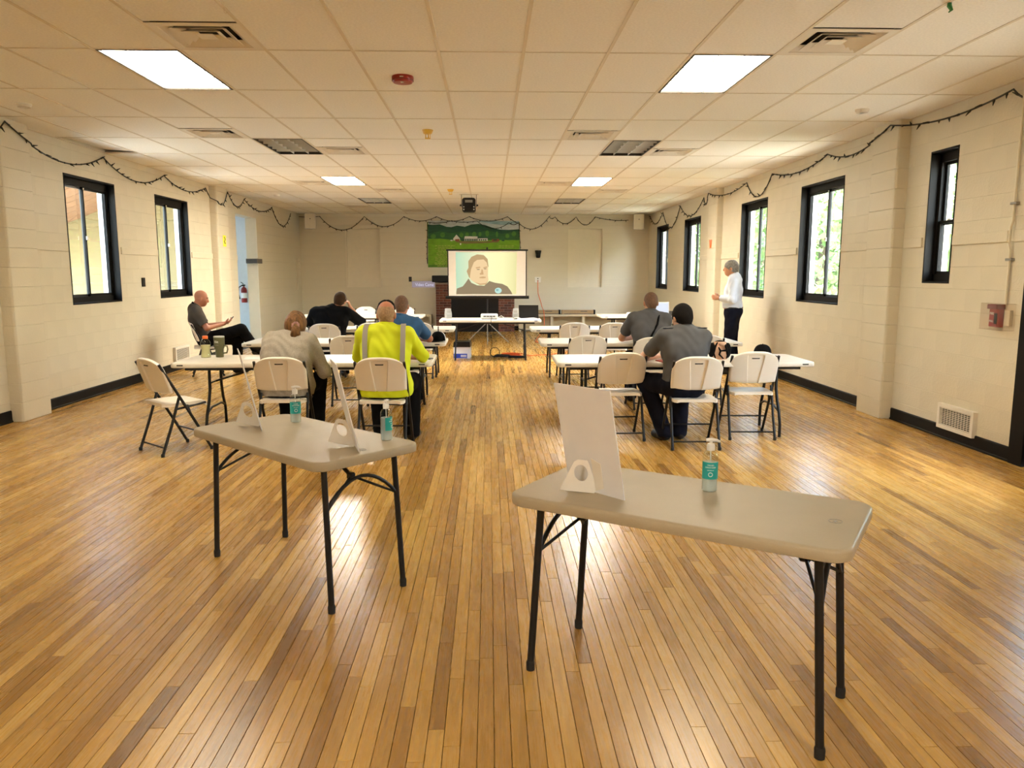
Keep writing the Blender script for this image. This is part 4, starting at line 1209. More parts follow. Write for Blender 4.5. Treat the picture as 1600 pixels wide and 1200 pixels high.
laptop(3.46, 15.24, R(4), 'open white laptop with bright blank screen, far right table', 'white_enamel', 'white_enamel', 'laptop_glow', tilt=0.12, w=0.30, d=0.24)
o = MB().box((0, 0, 0.012), (0.06, 0.10, 0.026), bev=0.010).build('computer_mouse', 'dark_grey', loc=(0.47, 14.02, TZ), rot=(0, 0, R(20))); tag(o, 'black computer mouse near the projector', 'mouse')
cb = MB().tube([(0.15, 14.10, 0.76), (0.22, 14.0, 0.80), (0.30, 13.95, 0.745), (0.40, 13.98, 0.745), (0.50, 13.92, 0.775), (0.58, 14.0, 0.745), (0.80, 13.98, 0.76), (0.88, 14.05, 0.745)], 0.006, 6).build('white_cable', 'white_cord', smooth=60)
tag(cb, 'white cable curling from the projector across the table', 'cable')
cb = MB().tube([(0.05, 13.93, 0.78), (0.04, 13.82, 0.76), (0.03, 13.755, 0.735), (0.03, 13.745, 0.69), (0.05, 13.9, 0.5), (0.05, 14.1, 0.3), (0.02, 14.3, 0.06), (0.1, 14.3, 0.008)], 0.005, 6).build('black_cable', 'rubber', smooth=60)
tag(cb, 'black cable dropping from the projector over the table edge', 'cable')
for k, (x, y, a, lb) in enumerate(((2.45, 15.35, 5, 'sheet of paper at the left end of the far right table'), (2.62, 15.42, -8, 'second sheet of paper from the left, far right table'), (2.80, 15.22, 12, 'middle sheet of paper on the far right table'))):
    sheet(x, y, TZ + 0.0002 * k, R(a), lb)
t = thing('paper_stack', 'fanned stack of white papers on the far right table', 'papers', (2.93, 15.42, TZ), R(20))
for k in range(4): MB().box((0.01 * k, 0.004 * k, 0.006 + 0.012 * k), (0.30, 0.23, 0.011), rot=Matrix.Rotation(R(4 * k), 3, 'Z')).build('sheet_bundle', 'paper', t)
t = thing('mug', 'dark mug in front of the white laptop', 'mug', (3.56, 15.04, TZ))
MB().lathe([(0.035, 0), (0.038, 0.005), (0.038, 0.09), (0.034, 0.09), (0.033, 0.01)], 18, close=False).build('cup', 'dark_grey', t, smooth=50)
MB().tube([(0.036, 0, 0.075), (0.062, 0, 0.07), (0.062, 0, 0.03), (0.036, 0, 0.02)], 0.005, 6).build('handle', 'dark_grey', t)

# storage box, cords under the projector table
t = thing('storage_box', 'white and blue carton with black lid under the projector table', 'box', (-0.50, 14.34, 0), R(-3))
bx = MB().mm((-0.150, -0.19, 0.0), (0.150, 0.19, 0.225), bev=0.004).build('carton', 'box_white', t)
MB().mm((-0.152, -0.1925, 0.012), (0.100, -0.190, 0.095)).build('blue_panel', 'box_blue', bx)
MB().mm((-0.135, -0.1940, 0.022), (-0.105, -0.1920, 0.085)).build('white_patch', 'box_white', bx)
for k in range(2): MB().mm((-0.02, -0.1942, 0.036 + 0.022 * k), (0.085, -0.1924, 0.048 + 0.022 * k)).build('print_line', 'white_print', bx)
MB().rings([[(sx * w, sy * (w + 0.04), z) for sx, sy in ((-1, -1), (1, -1), (1, 1), (-1, 1))] for w, z in ((0.156, 0.215), (0.158, 0.225), (0.150, 0.30), (0.142, 0.312))]).build('lid', 'black_paint', t)
def coil(cx, cy, r, n, z0, dz, sd):
    rr = random.Random(sd); pts = []
    for k in range(n * 14):
        a = 2 * math.pi * k / 14; q = r * (1 + 0.15 * math.sin(k * 0.37 + sd)); pts.append((cx + q * math.cos(a), cy + 0.62 * q * math.sin(a), z0 + dz * k / (n * 14) + rr.uniform(0, 0.006)))
    return pts
o = MB().tube(coil(0.42, 14.55, 0.17, 5, 0.012, 0.05, 2) + [(0.75, 14.6, 0.01), (1.2, 14.8, 0.01), (1.6, 15.3, 0.01)], 0.0065, 6).build('extension_cord', 'orange_cord', smooth=60); tag(o, 'coiled orange extension cord on the floor under the projector table', 'cord')
o = MB().tube(coil(0.22, 14.35, 0.14, 4, 0.012, 0.04, 5), 0.007, 6).build('floor_cable', 'rubber', smooth=60); tag(o, 'tangle of black cord on the floor in front of orange coil', 'cord')
o = MB().tube([(0.10 + 0.09 * math.cos(a), 14.33, 0.10 + 0.09 * math.sin(a)) for a in [R(-70 + 12 * k) for k in range(27)]], 0.006, 6).build('cord_loop', 'rubber', smooth=60); tag(o, 'black cord loop standing up from the floor tangle', 'cord')
t = thing('power_strip', 'black power strip on the floor among the cords', 'power strip', (0.52, 14.30, 0), R(-6))
MB().box((0, 0, 0.02), (0.34, 0.05, 0.038), bev=0.006).build('body', 'rubber', t)
for k in range(5): MB().box((-0.12 + 0.055 * k, 0, 0.0395), (0.026, 0.026, 0.002)).build('socket', 'dark_grey', t)

# ================================================================== PROJECTION SCREEN on tripod
SX, SY = -0.042, 17.3
t = thing('projection_screen', 'tripod projection screen showing a man in dark shirt', 'screen', (SX, SY, 0))
MB().box((0, 0, 1.555), (1.72, 0.004, 1.00)).build('fabric', 'screen_white' if 'screen_white' in MATS else 'white_board', t)
for s in (-1, 1): MB().box((s * 0.868, -0.003, 1.555), (0.022, 0.005, 1.02)).build('border', 'black_paint', t)
MB().tube([(-0.905, 0, 2.068), (0.905, 0, 2.068)], 0.018, 10).build('top_bar', 'black_paint', t, smooth=50)
MB().tube([(-0.93, 0, 1.03), (0.93, 0, 1.03)], 0.034, 14).build('roller_case', 'black_paint', t, smooth=50)
MB().tube([(0, 0.03, 0.10), (0, 0.03, 2.13)], 0.014, 10).build('mast', 'black_metal', t, smooth=50)
MB().box((0, 0.03, 2.10), (0.04, 0.04, 0.05), bev=0.005).build('mast_hook', 'black_metal', t)
MB().lathe([(0.02, 0.42), (0.028, 0.43), (0.028, 0.47), (0.02, 0.48)], 12, (0, 0.03, 0)).build('collar', 'black_metal', t)
for a in (20, 160, 270):
    dx, dy = math.cos(R(a)), math.sin(R(a))
    MB().tube([(0.02 * dx, 0.03 + 0.02 * dy, 0.46), (0.50 * dx, 0.03 + 0.50 * dy, 0.01)], 0.010, 8).build('tripod_leg', 'grey_metal', t, smooth=50)
    MB().tube([(0.0, 0.03, 0.14), (0.26 * dx, 0.03 + 0.26 * dy, 0.235)], 0.005, 6).build('tripod_strut', 'black_metal', t, smooth=50)
# the projected picture: flat lit shapes on the fabric
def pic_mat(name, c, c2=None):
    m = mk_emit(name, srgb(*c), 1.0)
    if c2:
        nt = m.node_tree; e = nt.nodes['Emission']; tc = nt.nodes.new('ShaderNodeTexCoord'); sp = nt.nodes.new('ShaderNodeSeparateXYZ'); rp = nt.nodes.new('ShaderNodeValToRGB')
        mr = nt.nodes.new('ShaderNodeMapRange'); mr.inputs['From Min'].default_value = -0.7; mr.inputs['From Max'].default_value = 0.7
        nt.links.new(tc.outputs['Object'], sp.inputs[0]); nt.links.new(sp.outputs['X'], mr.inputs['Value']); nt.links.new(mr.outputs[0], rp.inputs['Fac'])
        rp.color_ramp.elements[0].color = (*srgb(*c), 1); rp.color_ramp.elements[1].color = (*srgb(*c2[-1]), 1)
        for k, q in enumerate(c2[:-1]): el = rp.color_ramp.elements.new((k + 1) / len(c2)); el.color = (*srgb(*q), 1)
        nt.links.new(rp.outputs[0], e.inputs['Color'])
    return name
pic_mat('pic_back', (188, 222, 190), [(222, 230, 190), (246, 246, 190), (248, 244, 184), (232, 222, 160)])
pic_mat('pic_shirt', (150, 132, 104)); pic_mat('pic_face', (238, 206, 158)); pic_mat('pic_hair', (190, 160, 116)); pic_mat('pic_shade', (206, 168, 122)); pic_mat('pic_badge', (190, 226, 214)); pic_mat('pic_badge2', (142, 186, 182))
picM = Matrix.Rotation(math.pi / 2, 4, 'X')
def px2(pts):       # crop pixels of the screen study -> local x, z
    k = 170 / 1511; out = []
    for u, v in pts:
        p = on_y(660 + u * k, 335 + v * k, SY); out.append((p.x - SX, p.z))
    return out
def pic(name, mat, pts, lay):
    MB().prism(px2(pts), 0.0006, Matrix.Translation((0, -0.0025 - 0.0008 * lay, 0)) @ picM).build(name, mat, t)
def oval(cx, cy, rx, ry, n=20): return [(cx + rx * math.cos(2 * math.pi * k / n), cy + ry * math.sin(2 * math.pi * k / n)) for k in range(n)]
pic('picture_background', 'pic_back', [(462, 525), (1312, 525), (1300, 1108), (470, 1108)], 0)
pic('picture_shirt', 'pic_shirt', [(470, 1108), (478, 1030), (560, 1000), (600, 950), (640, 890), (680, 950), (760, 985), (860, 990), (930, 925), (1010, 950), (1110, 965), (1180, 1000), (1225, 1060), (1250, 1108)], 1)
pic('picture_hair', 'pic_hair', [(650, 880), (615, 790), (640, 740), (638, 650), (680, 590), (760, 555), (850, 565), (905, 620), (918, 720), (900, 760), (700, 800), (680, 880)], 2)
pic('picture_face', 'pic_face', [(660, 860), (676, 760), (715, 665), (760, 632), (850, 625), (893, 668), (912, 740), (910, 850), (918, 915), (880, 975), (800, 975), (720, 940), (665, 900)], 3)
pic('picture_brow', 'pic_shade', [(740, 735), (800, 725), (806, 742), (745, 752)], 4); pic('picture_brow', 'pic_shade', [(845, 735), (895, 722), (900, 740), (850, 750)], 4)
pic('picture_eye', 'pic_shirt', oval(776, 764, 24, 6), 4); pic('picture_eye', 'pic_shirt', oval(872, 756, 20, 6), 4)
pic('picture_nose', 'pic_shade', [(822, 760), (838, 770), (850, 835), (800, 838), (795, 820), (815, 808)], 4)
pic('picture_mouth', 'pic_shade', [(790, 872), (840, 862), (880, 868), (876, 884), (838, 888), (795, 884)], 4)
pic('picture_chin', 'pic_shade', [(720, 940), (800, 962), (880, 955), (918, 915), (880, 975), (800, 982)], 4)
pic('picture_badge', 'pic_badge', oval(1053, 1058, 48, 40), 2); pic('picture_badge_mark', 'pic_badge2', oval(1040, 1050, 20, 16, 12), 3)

# ================================================================== MURAL on the end wall
mural = thing('mural', 'landscape mural of farm buildings, green hills and field above the fireplace', 'mural', (-0.405, YB - 0.012, 1.73))
def mpix(pts):
    k = 170 / 1511; out = []
    for u, v in pts:
        p = on_y(660 + u * k, 335 + v * k, YB - 0.02); out.append((p.x + 0.405, p.z - 1.73))
    return out
def mp_(name, mat, pts, lay):
    return MB().prism(mpix(pts), 0.0008, Matrix.Translation((0, -0.008 - 0.0010 * lay, 0)) @ picM).build(name, mat, mural)
for n, c in (('m_sky', (0.52, 0.56, 0.54)), ('m_sky2', (0.30, 0.44, 0.46)), ('m_hill', (0.014, 0.072, 0.036)), ('m_hill2', (0.026, 0.115, 0.035)), ('m_field', (0.16, 0.36, 0.018)), ('m_field2', (0.08, 0.22, 0.014)), ('m_tree', (0.07, 0.21, 0.035)),
             ('m_white', (0.70, 0.68, 0.62)), ('m_red', (0.26, 0.075, 0.035)), ('m_line', (0.42, 0.46, 0.10)), ('m_brown', (0.20, 0.15, 0.05))):
    mk(n, c, 0.7, var=0.18, vscale=6, stretch=(1, 1, 3))
MB().mm((-1.24, -0.008, 0.0), (1.235, 0.010, 1.20)).build('canvas', 'm_field', mural)
mp_('painted_sky', 'm_sky', [(80, 86), (1345, 92), (1345, 230), (80, 200)], 0)
mp_('painted_cloud', 'm_sky2', [(700, 90), (1100, 92), (1340, 95), (1340, 120), (1150, 150), (950, 130), (800, 105)], 1)
mp_('painted_hills', 'm_hill', [(80, 140), (150, 145), (240, 138), (330, 170), (400, 178), (480, 155), (590, 172), (680, 140), (780, 132), (870, 148), (960, 180), (1080, 212), (1200, 216), (1345, 205), (1345, 372), (80, 350)], 2)
mp_('painted_hills', 'm_hill2', [(80, 270), (250, 230), (400, 260), (560, 230), (720, 260), (900, 220), (1100, 270), (1345, 230), (1345, 365), (80, 345)], 3)
for u, v, a, b in ((540, 270, 40, 42), (620, 265, 35, 40), (720, 262, 45, 45), (800, 260, 30, 40), (900, 250, 38, 55), (1035, 262, 24, 52), (280, 270, 50, 45), (1270, 255, 45, 45), (150, 290, 55, 40), (1180, 285, 40, 40)):
    mp_('painted_tree', 'm_tree', oval(u, v + 15, a * 0.7, b * 0.8, 12), 4)
mp_('painted_field', 'm_field', [(80, 340), (250, 335), (380, 352), (700, 362), (1000, 355), (1345, 358), (1345, 735), (80, 735)], 5)
mp_('painted_field_shade', 'm_field2', [(80, 700), (700, 700), (700, 735), (80, 735)], 6)
mp_('painted_path', 'm_brown', [(450, 370), (700, 375), (1060, 372), (1060, 388), (800, 402), (600, 408), (480, 388)], 6)
mp_('painted_barn', 'm_white', [(428, 335), (474, 280), (522, 335), (520, 362), (430, 362)], 7)
mp_('painted_barn_roof', 'm_hill', [(474, 280), (482, 276), (552, 330), (522, 335)], 8)
mp_('painted_barn_side', 'm_red', [(455, 345), (515, 340), (515, 370), (455, 372)], 8)
mp_('painted_roof', 'm_white', [(580, 340), (590, 304), (765, 306), (770, 340)], 7); mp_('painted_hall', 'm_hill', [(540, 340), (770, 338), (770, 372), (540, 370)], 8)
mp_('painted_annex', 'm_white', [(770, 330), (905, 326), (908, 366), (770, 368)], 7); mp_('painted_annex_roof', 'm_hill', [(765, 322), (820, 312), (915, 318), (910, 330), (765, 334)], 8)
for k in range(8): mp_('painted_post', 'm_white', [(585 + 24 * k, 342), (592 + 24 * k, 342), (592 + 24 * k, 368), (585 + 24 * k, 368)], 9)
for k in range(4): mp_('painted_window', 'm_hill', [(785 + 28 * k, 344), (803 + 28 * k, 344), (803 + 28 * k, 364), (785 + 28 * k, 364)], 9)
mp_('painted_shed', 'm_red', [(965, 345), (1060, 340), (1075, 370), (965, 374)], 7); mp_('painted_shed_door', 'm_hill', [(985, 348), (1035, 346), (1035, 362), (985, 364)], 8)
mp_('painted_car', 'm_white', oval(405, 362, 18, 9, 10), 7); mp_('painted_car', 'm_hill', oval(1120, 364, 24, 9, 10), 7)
mp_('painted_figure', 'm_white', oval(530, 412, 10, 14, 8), 8)
rr = random.Random(4)
for row in range(15):           # lines of small pale lettering, too small to read
    v = 432 + row * 20; u = 165 + rr.uniform(0, 60)
    while u < 400 + (row < 2) * 20:
        w = rr.uniform(24, 62); mp_('painted_lettering', 'm_line', [(u, v), (u + w, v), (u + w, v + 7), (u, v + 7)], 7); u += w + 11
for row in range(2):
    for k in range(5):
        u = 1060 + k * 44; v = 432 + row * 20; mp_('painted_lettering', 'm_line', [(u, v), (u + 34, v), (u + 34, v + 6), (u, v + 6)], 7)

# ================================================================== FIREPLACE
fp = thing('fireplace', 'red brick fireplace with black mantel behind the projection screen', 'fireplace', (-0.37, YB - 0.2, 0))
FX0, FX1, FY = -1.43 + 0.37, 0.68 + 0.37, -0.25
OX0, OX1, OZ = -1.02 + 0.37, 0.25 + 0.37, 0.92
m = MB(); m.mm((FX0 + 0.006, FY + 0.008, 0), (OX0, 0.195, 1.30)); m.mm((OX1, FY + 0.008, 0), (FX1 - 0.006, 0.195, 1.30)); m.mm((OX0, FY + 0.008, OZ), (OX1, 0.195, 1.30))
m.build('mortar_core', 'mortar', fp)
m = MB(); m.mm((OX0, 0.15, 0), (OX1, 0.19, OZ)); m.mm((OX0 - 0.004, FY + 0.03, 0), (OX0 + 0.004, 0.19, OZ)); m.mm((OX1 - 0.004, FY + 0.03, 0), (OX1 + 0.004, 0.19, OZ)); m.mm((OX0, FY + 0.03, OZ - 0.01), (OX1, 0.19, OZ + 0.002))
m.mm((OX0, FY + 0.01, 0), (OX1, 0.19, 0.012)); m.build('firebox', 'matt_black', fp)
MB().mm((OX0, FY + 0.02, 0.0), (OX1, FY + 0.035, OZ)).build('fire_screen', 'black_paint', fp)
_bk = {}
bh, bw, jt = 0.0667, 0.203, 0.010
for r_ in range(20):
    z0 = r_ * bh
    if z0 + bh > 1.31: break
    u = FX0 - (bw / 2 if r_ % 2 else 0)
    while u < FX1 - 0.01:
        for q in rect_minus((max(u, FX0) + jt / 2, min(u + bw, FX1) - jt / 2, z0 + jt / 2, z0 + bh - jt / 2), [(OX0, OX1, 0, OZ)]):
            w, h = q[1] - q[0], q[3] - q[2]
            if w < 0.02 or h < 0.02: continue
            mt = 'brick' if random.random() < 0.7 else 'brick_dark'; k = (round(w, 3), round(h, 3), mt)
            if k not in _bk: _bk[k] = MB().box((0, 0, 0), (w, 0.05, h), bev=0.003).mesh('brick', mt)
            put('brick', _bk[k], fp, ((q[0] + q[1]) / 2, FY + 0.022 + random.uniform(-0.002, 0.002), (q[2] + q[3]) / 2))
        u += bw
MB().mm((FX0 - 0.09, FY - 0.06, 1.325), (FX1 + 0.09, 0.195, 1.50), bev=0.012).build('mantel', 'black_paint', fp)
# caption thrown on the wall beside the chimney breast
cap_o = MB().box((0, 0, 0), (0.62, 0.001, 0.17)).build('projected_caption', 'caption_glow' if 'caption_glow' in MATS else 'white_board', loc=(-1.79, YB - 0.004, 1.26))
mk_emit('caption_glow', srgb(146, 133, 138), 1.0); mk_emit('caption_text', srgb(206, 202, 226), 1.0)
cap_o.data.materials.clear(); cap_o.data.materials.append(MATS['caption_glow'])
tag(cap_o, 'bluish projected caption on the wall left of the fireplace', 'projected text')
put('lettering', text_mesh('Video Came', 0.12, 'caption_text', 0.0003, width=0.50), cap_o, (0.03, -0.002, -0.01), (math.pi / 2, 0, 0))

# ================================================================== BENCH SHELVES along the end wall
def bench(x0, x1, label):
    t = thing('shelf_bench', label, 'bench', ((x0 + x1) / 2, YB - 0.20, 0)); w = (x1 - x0) / 2
    MB().mm((-w, -0.20, 0.40), (w, 0.18, 0.455), bev=0.004).build('bench_top', 'bench_wood', t)
    MB().mm((-w, -0.18, 0.035), (w, 0.17, 0.06)).build('lower_shelf', 'bench_wood', t)
    MB().mm((-w, 0.15, 0.0), (w, 0.17, 0.40)).build('back_panel', 'bench_wood', t)
    n = max(2, int(round((x1 - x0) / 0.85)) + 1)
    for k in range(n):
        x = -w + 0.03 + (2 * w - 0.06) * k / (n - 1); MB().mm((x - 0.03, -0.185, 0.0), (x + 0.03, 0.15, 0.40)).build('divider', 'bench_wood', t)
    return t
bench(0.80, 4.30, 'low wooden shelf bench along the end wall, right of the fireplace')
bench(-5.0, -1.56, 'low wooden shelf bench along the end wall, left of the fireplace')
def long_box(x0, x1, label):
    t = thing('long_carton', label, 'carton', ((x0 + x1) / 2, YB - 0.23, 0.455)); w = (x1 - x0) / 2
    MB().mm((-w + 0.05, -0.07, 0), (w - 0.05, 0.07, 0.115), bev=0.003).build('tube_body', 'cardboard', t)
    MB().mm((-w, -0.072, 0), (-w + 0.05, 0.072, 0.118), bev=0.003).build('end_cap', 'cardboard', t); MB().mm((w - 0.05, -0.074, 0), (w, 0.074, 0.122), bev=0.003).build('end_cap', 'black_paint', t)
    MB().mm((-w + 0.05, -0.0715, 0.008), (w - 0.05, -0.070, 0.022)).build('tape', 'dark_grey', t); MB().mm((0.05, -0.0715, 0.075), (0.23, -0.0702, 0.09)).build('mark', 'dark_grey', t)
long_box(1.02, 1.93, 'long brown carton on the bench, nearer the fireplace')
long_box(1.97, 2.88, 'long brown carton on the bench, nearer the right corner')

# ================================================================== WALL AND CEILING FITTINGS
def wall_speaker(x, y, rz, label):
    t = thing('wall_speaker', label, 'speaker', (x, y, 2.72), rz, 'white corner loudspeakers')
    MB().mm((-0.14, -0.11, 0), (0.14, 0.13, 0.40), bev=0.01).build('cabinet', 'grille_white', t); MB().mm((-0.125, -0.116, 0.015), (0.125, -0.109, 0.385)).build('grille', 'niche_paint', t)
    MB().box((0, -0.117, 0.26), (0.03, 0.003, 0.02)).build('badge', 'dark_grey', t); MB().tube([(0, 0.12, 0.2), (0.0, 0.24, 0.2)], 0.02, 8).build('bracket', 'grey_metal', t)
wall_speaker(-4.72, YB - 0.30, R(12), 'white loudspeaker high in the left back corner')
wall_speaker(4.02, YB - 0.30, R(-12), 'white loudspeaker high in the right back corner')
t = thing('wall_lamp', 'small black cone-shaped fixture on the end wall right of the screen', 'wall fixture', (1.33, YB - 0.004, 1.97))
MB().lathe([(0.045, 0), (0.06, 0.03), (0.065, 0.10), (0.085, 0.17), (0.085, 0.20)], 16, (0, -0.09, 0)).build('body', 'black_paint', t, smooth=50); MB().mm((-0.04, -0.03, 0.06), (0.04, 0.0, 0.14)).build('mount', 'black_paint', t)
def plate(name, label, cat, x, y, z, nrm, mat, w=0.075, h=0.12, th=0.01, extra=None):
    t = thing(name, label, cat, (x, y, z), {'-y': 0, '+x': R(90), '-x': R(-90)}[nrm])
    MB().box((0, -th / 2, 0), (w, th, h), bev=0.003).build('cover_plate', mat, t)
    for dz in ((-0.028, 0.028) if extra == 'sockets' else (0,)):
        MB().box((0, -th - 0.001, dz), (0.03 if extra == 'sockets' else 0.012, 0.004, 0.028), bev=0.001).build('socket' if extra == 'sockets' else 'toggle', 'dark_grey' if mat != 'black_paint' else 'dark_grey', t)
    return t
plate('switch_plate', 'black switch plate on the end wall left of the fireplace', 'switch', -2.144, YB, 1.40, '-y', 'black_paint', 0.08, 0.13)
plate('switch_plate', 'black switch plate on left wall between the windows', 'switch', XL, 11.55, 1.435, '+x', 'black_paint', 0.085, 0.13, 0.02)
plate('wall_outlet', 'cream outlet with a cord plugged in, right of the screen', 'outlet', 1.33, YB, 1.385, '-y', 'white_enamel', 0.17, 0.15, 0.03, 'sockets')
t = plate('junction_box', 'cream thermostat box in the left back corner', 'thermostat', XL, 20.75, 1.87, '+x', 'niche_paint', 0.16, 0.15, 0.06)
for dy in (-0.06, 0.04):
    MB().tube([(dy, -0.012, -0.07), (dy, -0.012, -0.75)], 0.008, 6).build('conduit', 'wall_paint', t)
o = MB().tube([(1.33, YB - 0.05, 1.36), (1.325, YB - 0.07, 1.25), (1.34, YB - 0.03, 1.0), (1.42, YB - 0.03, 0.75), (1.45, YB - 0.10, 0.62), (1.46, YB - 0.24, 0.592), (1.47, YB - 0.34, 0.57), (1.475, YB - 0.39, 0.49), (1.48, YB - 0.43, 0.42), (1.48, YB - 0.46, 0.15), (1.42, YB - 0.55, 0.012), (1.3, YB - 1.5, 0.01), (1.05, 17.6, 0.01), (1.5, 16.2, 0.01), (1.62, 15.4, 0.01)], 0.0085, 6).build('hanging_extension_cord', 'orange_cord', smooth=60)
tag(o, 'orange cord hanging from the outlet on the end wall', 'cord')

# wall heat grilles
def grille(name, label, x, nrm, y0, y1, z0, z1):
    t = thing(name, label, 'wall vent', (x, (y0 + y1) / 2, z0), {'+x': R(90), '-x': R(-90)}[nrm]); w = (y1 - y0) / 2; h = z1 - z0
    fr = MB(); b = 0.035
    fr.mm((-w, -0.045, 0), (-w + b, 0, h)); fr.mm((w - b, -0.045, 0), (w, 0, h)); fr.mm((-w + b, -0.045, 0), (w - b, 0, b)); fr.mm((-w + b, -0.045, h - b), (w - b, 0, h))
    fr.build('frame', 'grille_white', t); MB().mm((-w + b, -0.012, b), (w - b, -0.006, h - b)).build('backing', 'matt_black', t)  # backing is a plain black sheet behind the slats
    n = int((h - 2 * b) / 0.016)
    for k in range(n):
        z = b + (h - 2 * b) * (k + 0.5) / n
        MB().box((0, -0.034, z), (2 * w - 2 * b, 0.004, 0.0065), rot=Matrix.Rotation(0.5, 3, 'X')).build('slat', 'grille_white', t)
    for k in range(int((2 * w) / 0.05)):
        x_ = -w + b + (2 * w - 2 * b) * (k + 0.5) / int((2 * w) / 0.05); MB().box((x_, -0.031, h / 2), (0.004, 0.004, h - 2 * b)).build('bar', 'grille_white', t)
    return t
grille('heat_grille', 'white lattice heat grille low on the right wall', XR, '-x', 6.64, 7.19, 0.10, 0.335)
grille('heat_grille', 'white slatted heat grille low on the left wall behind the tumbler', XL, '+x', 12.47, 13.05, 0.13, 0.38)

# fire alarm pull station with clear cover, conduit
t = thing('fire_alarm_pull', 'red fire alarm pull station under clear cover on the right wall', 'fire alarm', (XR, 6.43, 1.10), R(-90))
MB().mm((-0.10, -0.055, 0.012), (0.02, 0, 0.185), bev=0.006).build('pull_box', 'red_plastic', t)
MB().mm((-0.106, -0.075, 0.165), (0.028, -0.0, 0.205), bev=0.005).build('hood', 'dark_red', t)
MB().mm((-0.02, -0.062, 0.04), (0.012, -0.055, 0.13)).build('pull_handle', 'black_paint', t)
put('lettering', text_mesh('FIRE', 0.030, 'white_print', 0.0004), t, (-0.06, -0.0562, 0.125), (math.pi / 2, 0, 0)); put('lettering', text_mesh('PULL', 0.026, 'white_print', 0.0004), t, (-0.06, -0.0562, 0.06), (math.pi / 2, 0, 0))
cv = MB()
for lo, hi in (((-0.15, -0.10, -0.01), (0.16, -0.096, 0.215)), ((-0.15, -0.10, -0.01), (-0.146, 0, 0.215)), ((0.156, -0.10, -0.01), (0.16, 0, 0.215)), ((-0.15, -0.10, -0.01), (0.16, 0, -0.006)), ((-0.15, -0.10, 0.211), (0.16, 0, 0.215))): cv.mm(lo, hi)
cv.build('clear_cover', 'clear_cover', t)
MB().mm((0.06, -0.03, 0.03), (0.13, 0, 0.16), bev=0.004).build('sounder', 'niche_paint', t)
t = thing('conduit', 'painted conduit pipe running up the right wall from the fire alarm', 'pipe', (XR, 6.38, 1.31), 0)
MB().tube([(-0.02, 0, 0), (-0.02, 0.0, 0.45), (-0.035, 0.0, 0.50), (-0.035, 0.0, 0.64), (-0.02, 0.0, 0.69), (-0.02, 0, 1.825)], 0.011, 10).build('pipe', 'niche_paint', t, smooth=60)
for z in (0.36, 0.82): MB().mm((-0.034, -0.04, z), (0, 0.04, z + 0.02), bev=0.003).build('clamp', 'grey_metal', t)

# fire extinguisher in the hall
p = on_y(383, 455, 17.92)
t = thing('fire_extinguisher', 'red fire extinguisher hanging on the hall wall', 'fire extinguisher', (p.x, 17.84, 0.90))
MB().lathe([(0.06, 0), (0.065, 0.01), (0.065, 0.28), (0.05, 0.33), (0.022, 0.35), (0.022, 0.37)], 20).build('cylinder', 'red_plastic', t, smooth=50)
MB().box((0, -0.01, 0.39), (0.05, 0.10, 0.035), bev=0.005).build('valve', 'black_paint', t); MB().tube([(0, -0.02, 0.42), (-0.03, -0.10, 0.46)], 0.009, 6).build('lever', 'black_paint', t)
MB().tube([(-0.02, -0.05, 0.39), (-0.09, -0.08, 0.34), (-0.11, -0.06, 0.2), (-0.085, -0.04, 0.08)], 0.013, 8).build('hose', 'rubber', t, smooth=60)
MB().lathe([(0.066, 0.1), (0.0665, 0.1), (0.0665, 0.22), (0.066, 0.22)], 20).build('label_band', 'white_enamel', t, smooth=60)

# stickers on the pilasters
t = thing('yellow_tag', 'yellow paper tag with black scribble on the left pilaster', 'tag', (XL + PP + 0.003, 14.80, 2.06), R(90))
MB().box((0, 0, 0.10), (0.17, 0.002, 0.21), bev=0.0008).build('card', 'yellow_card', t); MB().tube([(-0.02, -0.002, 0.17), (0.03, -0.002, 0.13), (-0.03, -0.002, 0.09), (0.02, -0.002, 0.05)], 0.008, 6).build('scribble', 'olive', t)
t = thing('red_ribbon', 'red paper ribbon on the right pilaster', 'ribbon', (XR - PP - 0.004, 14.80, 2.03), R(-90))
for s in (-1, 1): MB().prism([(s * 0.02, 0.17), (s * 0.09, 0.16), (s * 0.05, 0.0), (s * 0.0, 0.02)], 0.002, picM).build('ribbon_tail', 'orange_cap', t)

# ceiling devices
t = thing('smoke_alarm', 'round red fire alarm strobe on the ceiling', 'fire alarm', (-0.69, 6.52, ZC))
MB().lathe([(0.085, 0), (0.088, -0.012), (0.086, -0.030), (0.075, -0.050), (0.04, -0.056)], 28).build('housing', 'red_plastic', t, smooth=40)
MB().lathe([(0.076, -0.030), (0.0885, -0.031), (0.0885, -0.036), (0.076, -0.037)], 28, close=False).build('rim', 'dark_red', t); MB().box((0, -0.084, -0.020), (0.03, 0.010, 0.008)).build('badge', 'white_enamel', t); MB().box((0, -0.05, -0.055), (0.022, 0.022, 0.008)).build('lens', 'white_enamel', t)
def sprinkler(x, y, label):
    t = thing('ceiling_sensor', label, 'sensor', (x, y, ZC), group='yellow ceiling sensors')
    MB().lathe([(0.062, 0), (0.060, -0.01), (0.045, -0.04), (0.032, -0.045)], 20).build('base', 'yellow_plastic', t, smooth=40)
    MB().lathe([(0.030, -0.095), (0.031, -0.088), (0.020, -0.085)], 20).build('plate', 'yellow_plastic', t)
    for k in range(5): MB().tube([(0.027 * math.cos(k * 1.2566), 0.027 * math.sin(k * 1.2566), -0.04), (0.027 * math.cos(k * 1.2566), 0.027 * math.sin(k * 1.2566), -0.09)], 0.004, 5).build('post', 'yellow_plastic', t)
sprinkler(-0.675, 8.87, 'yellow caged ceiling sensor nearer the red alarm'); sprinkler(-0.725, 15.0, 'yellow caged ceiling sensor nearer the end wall')
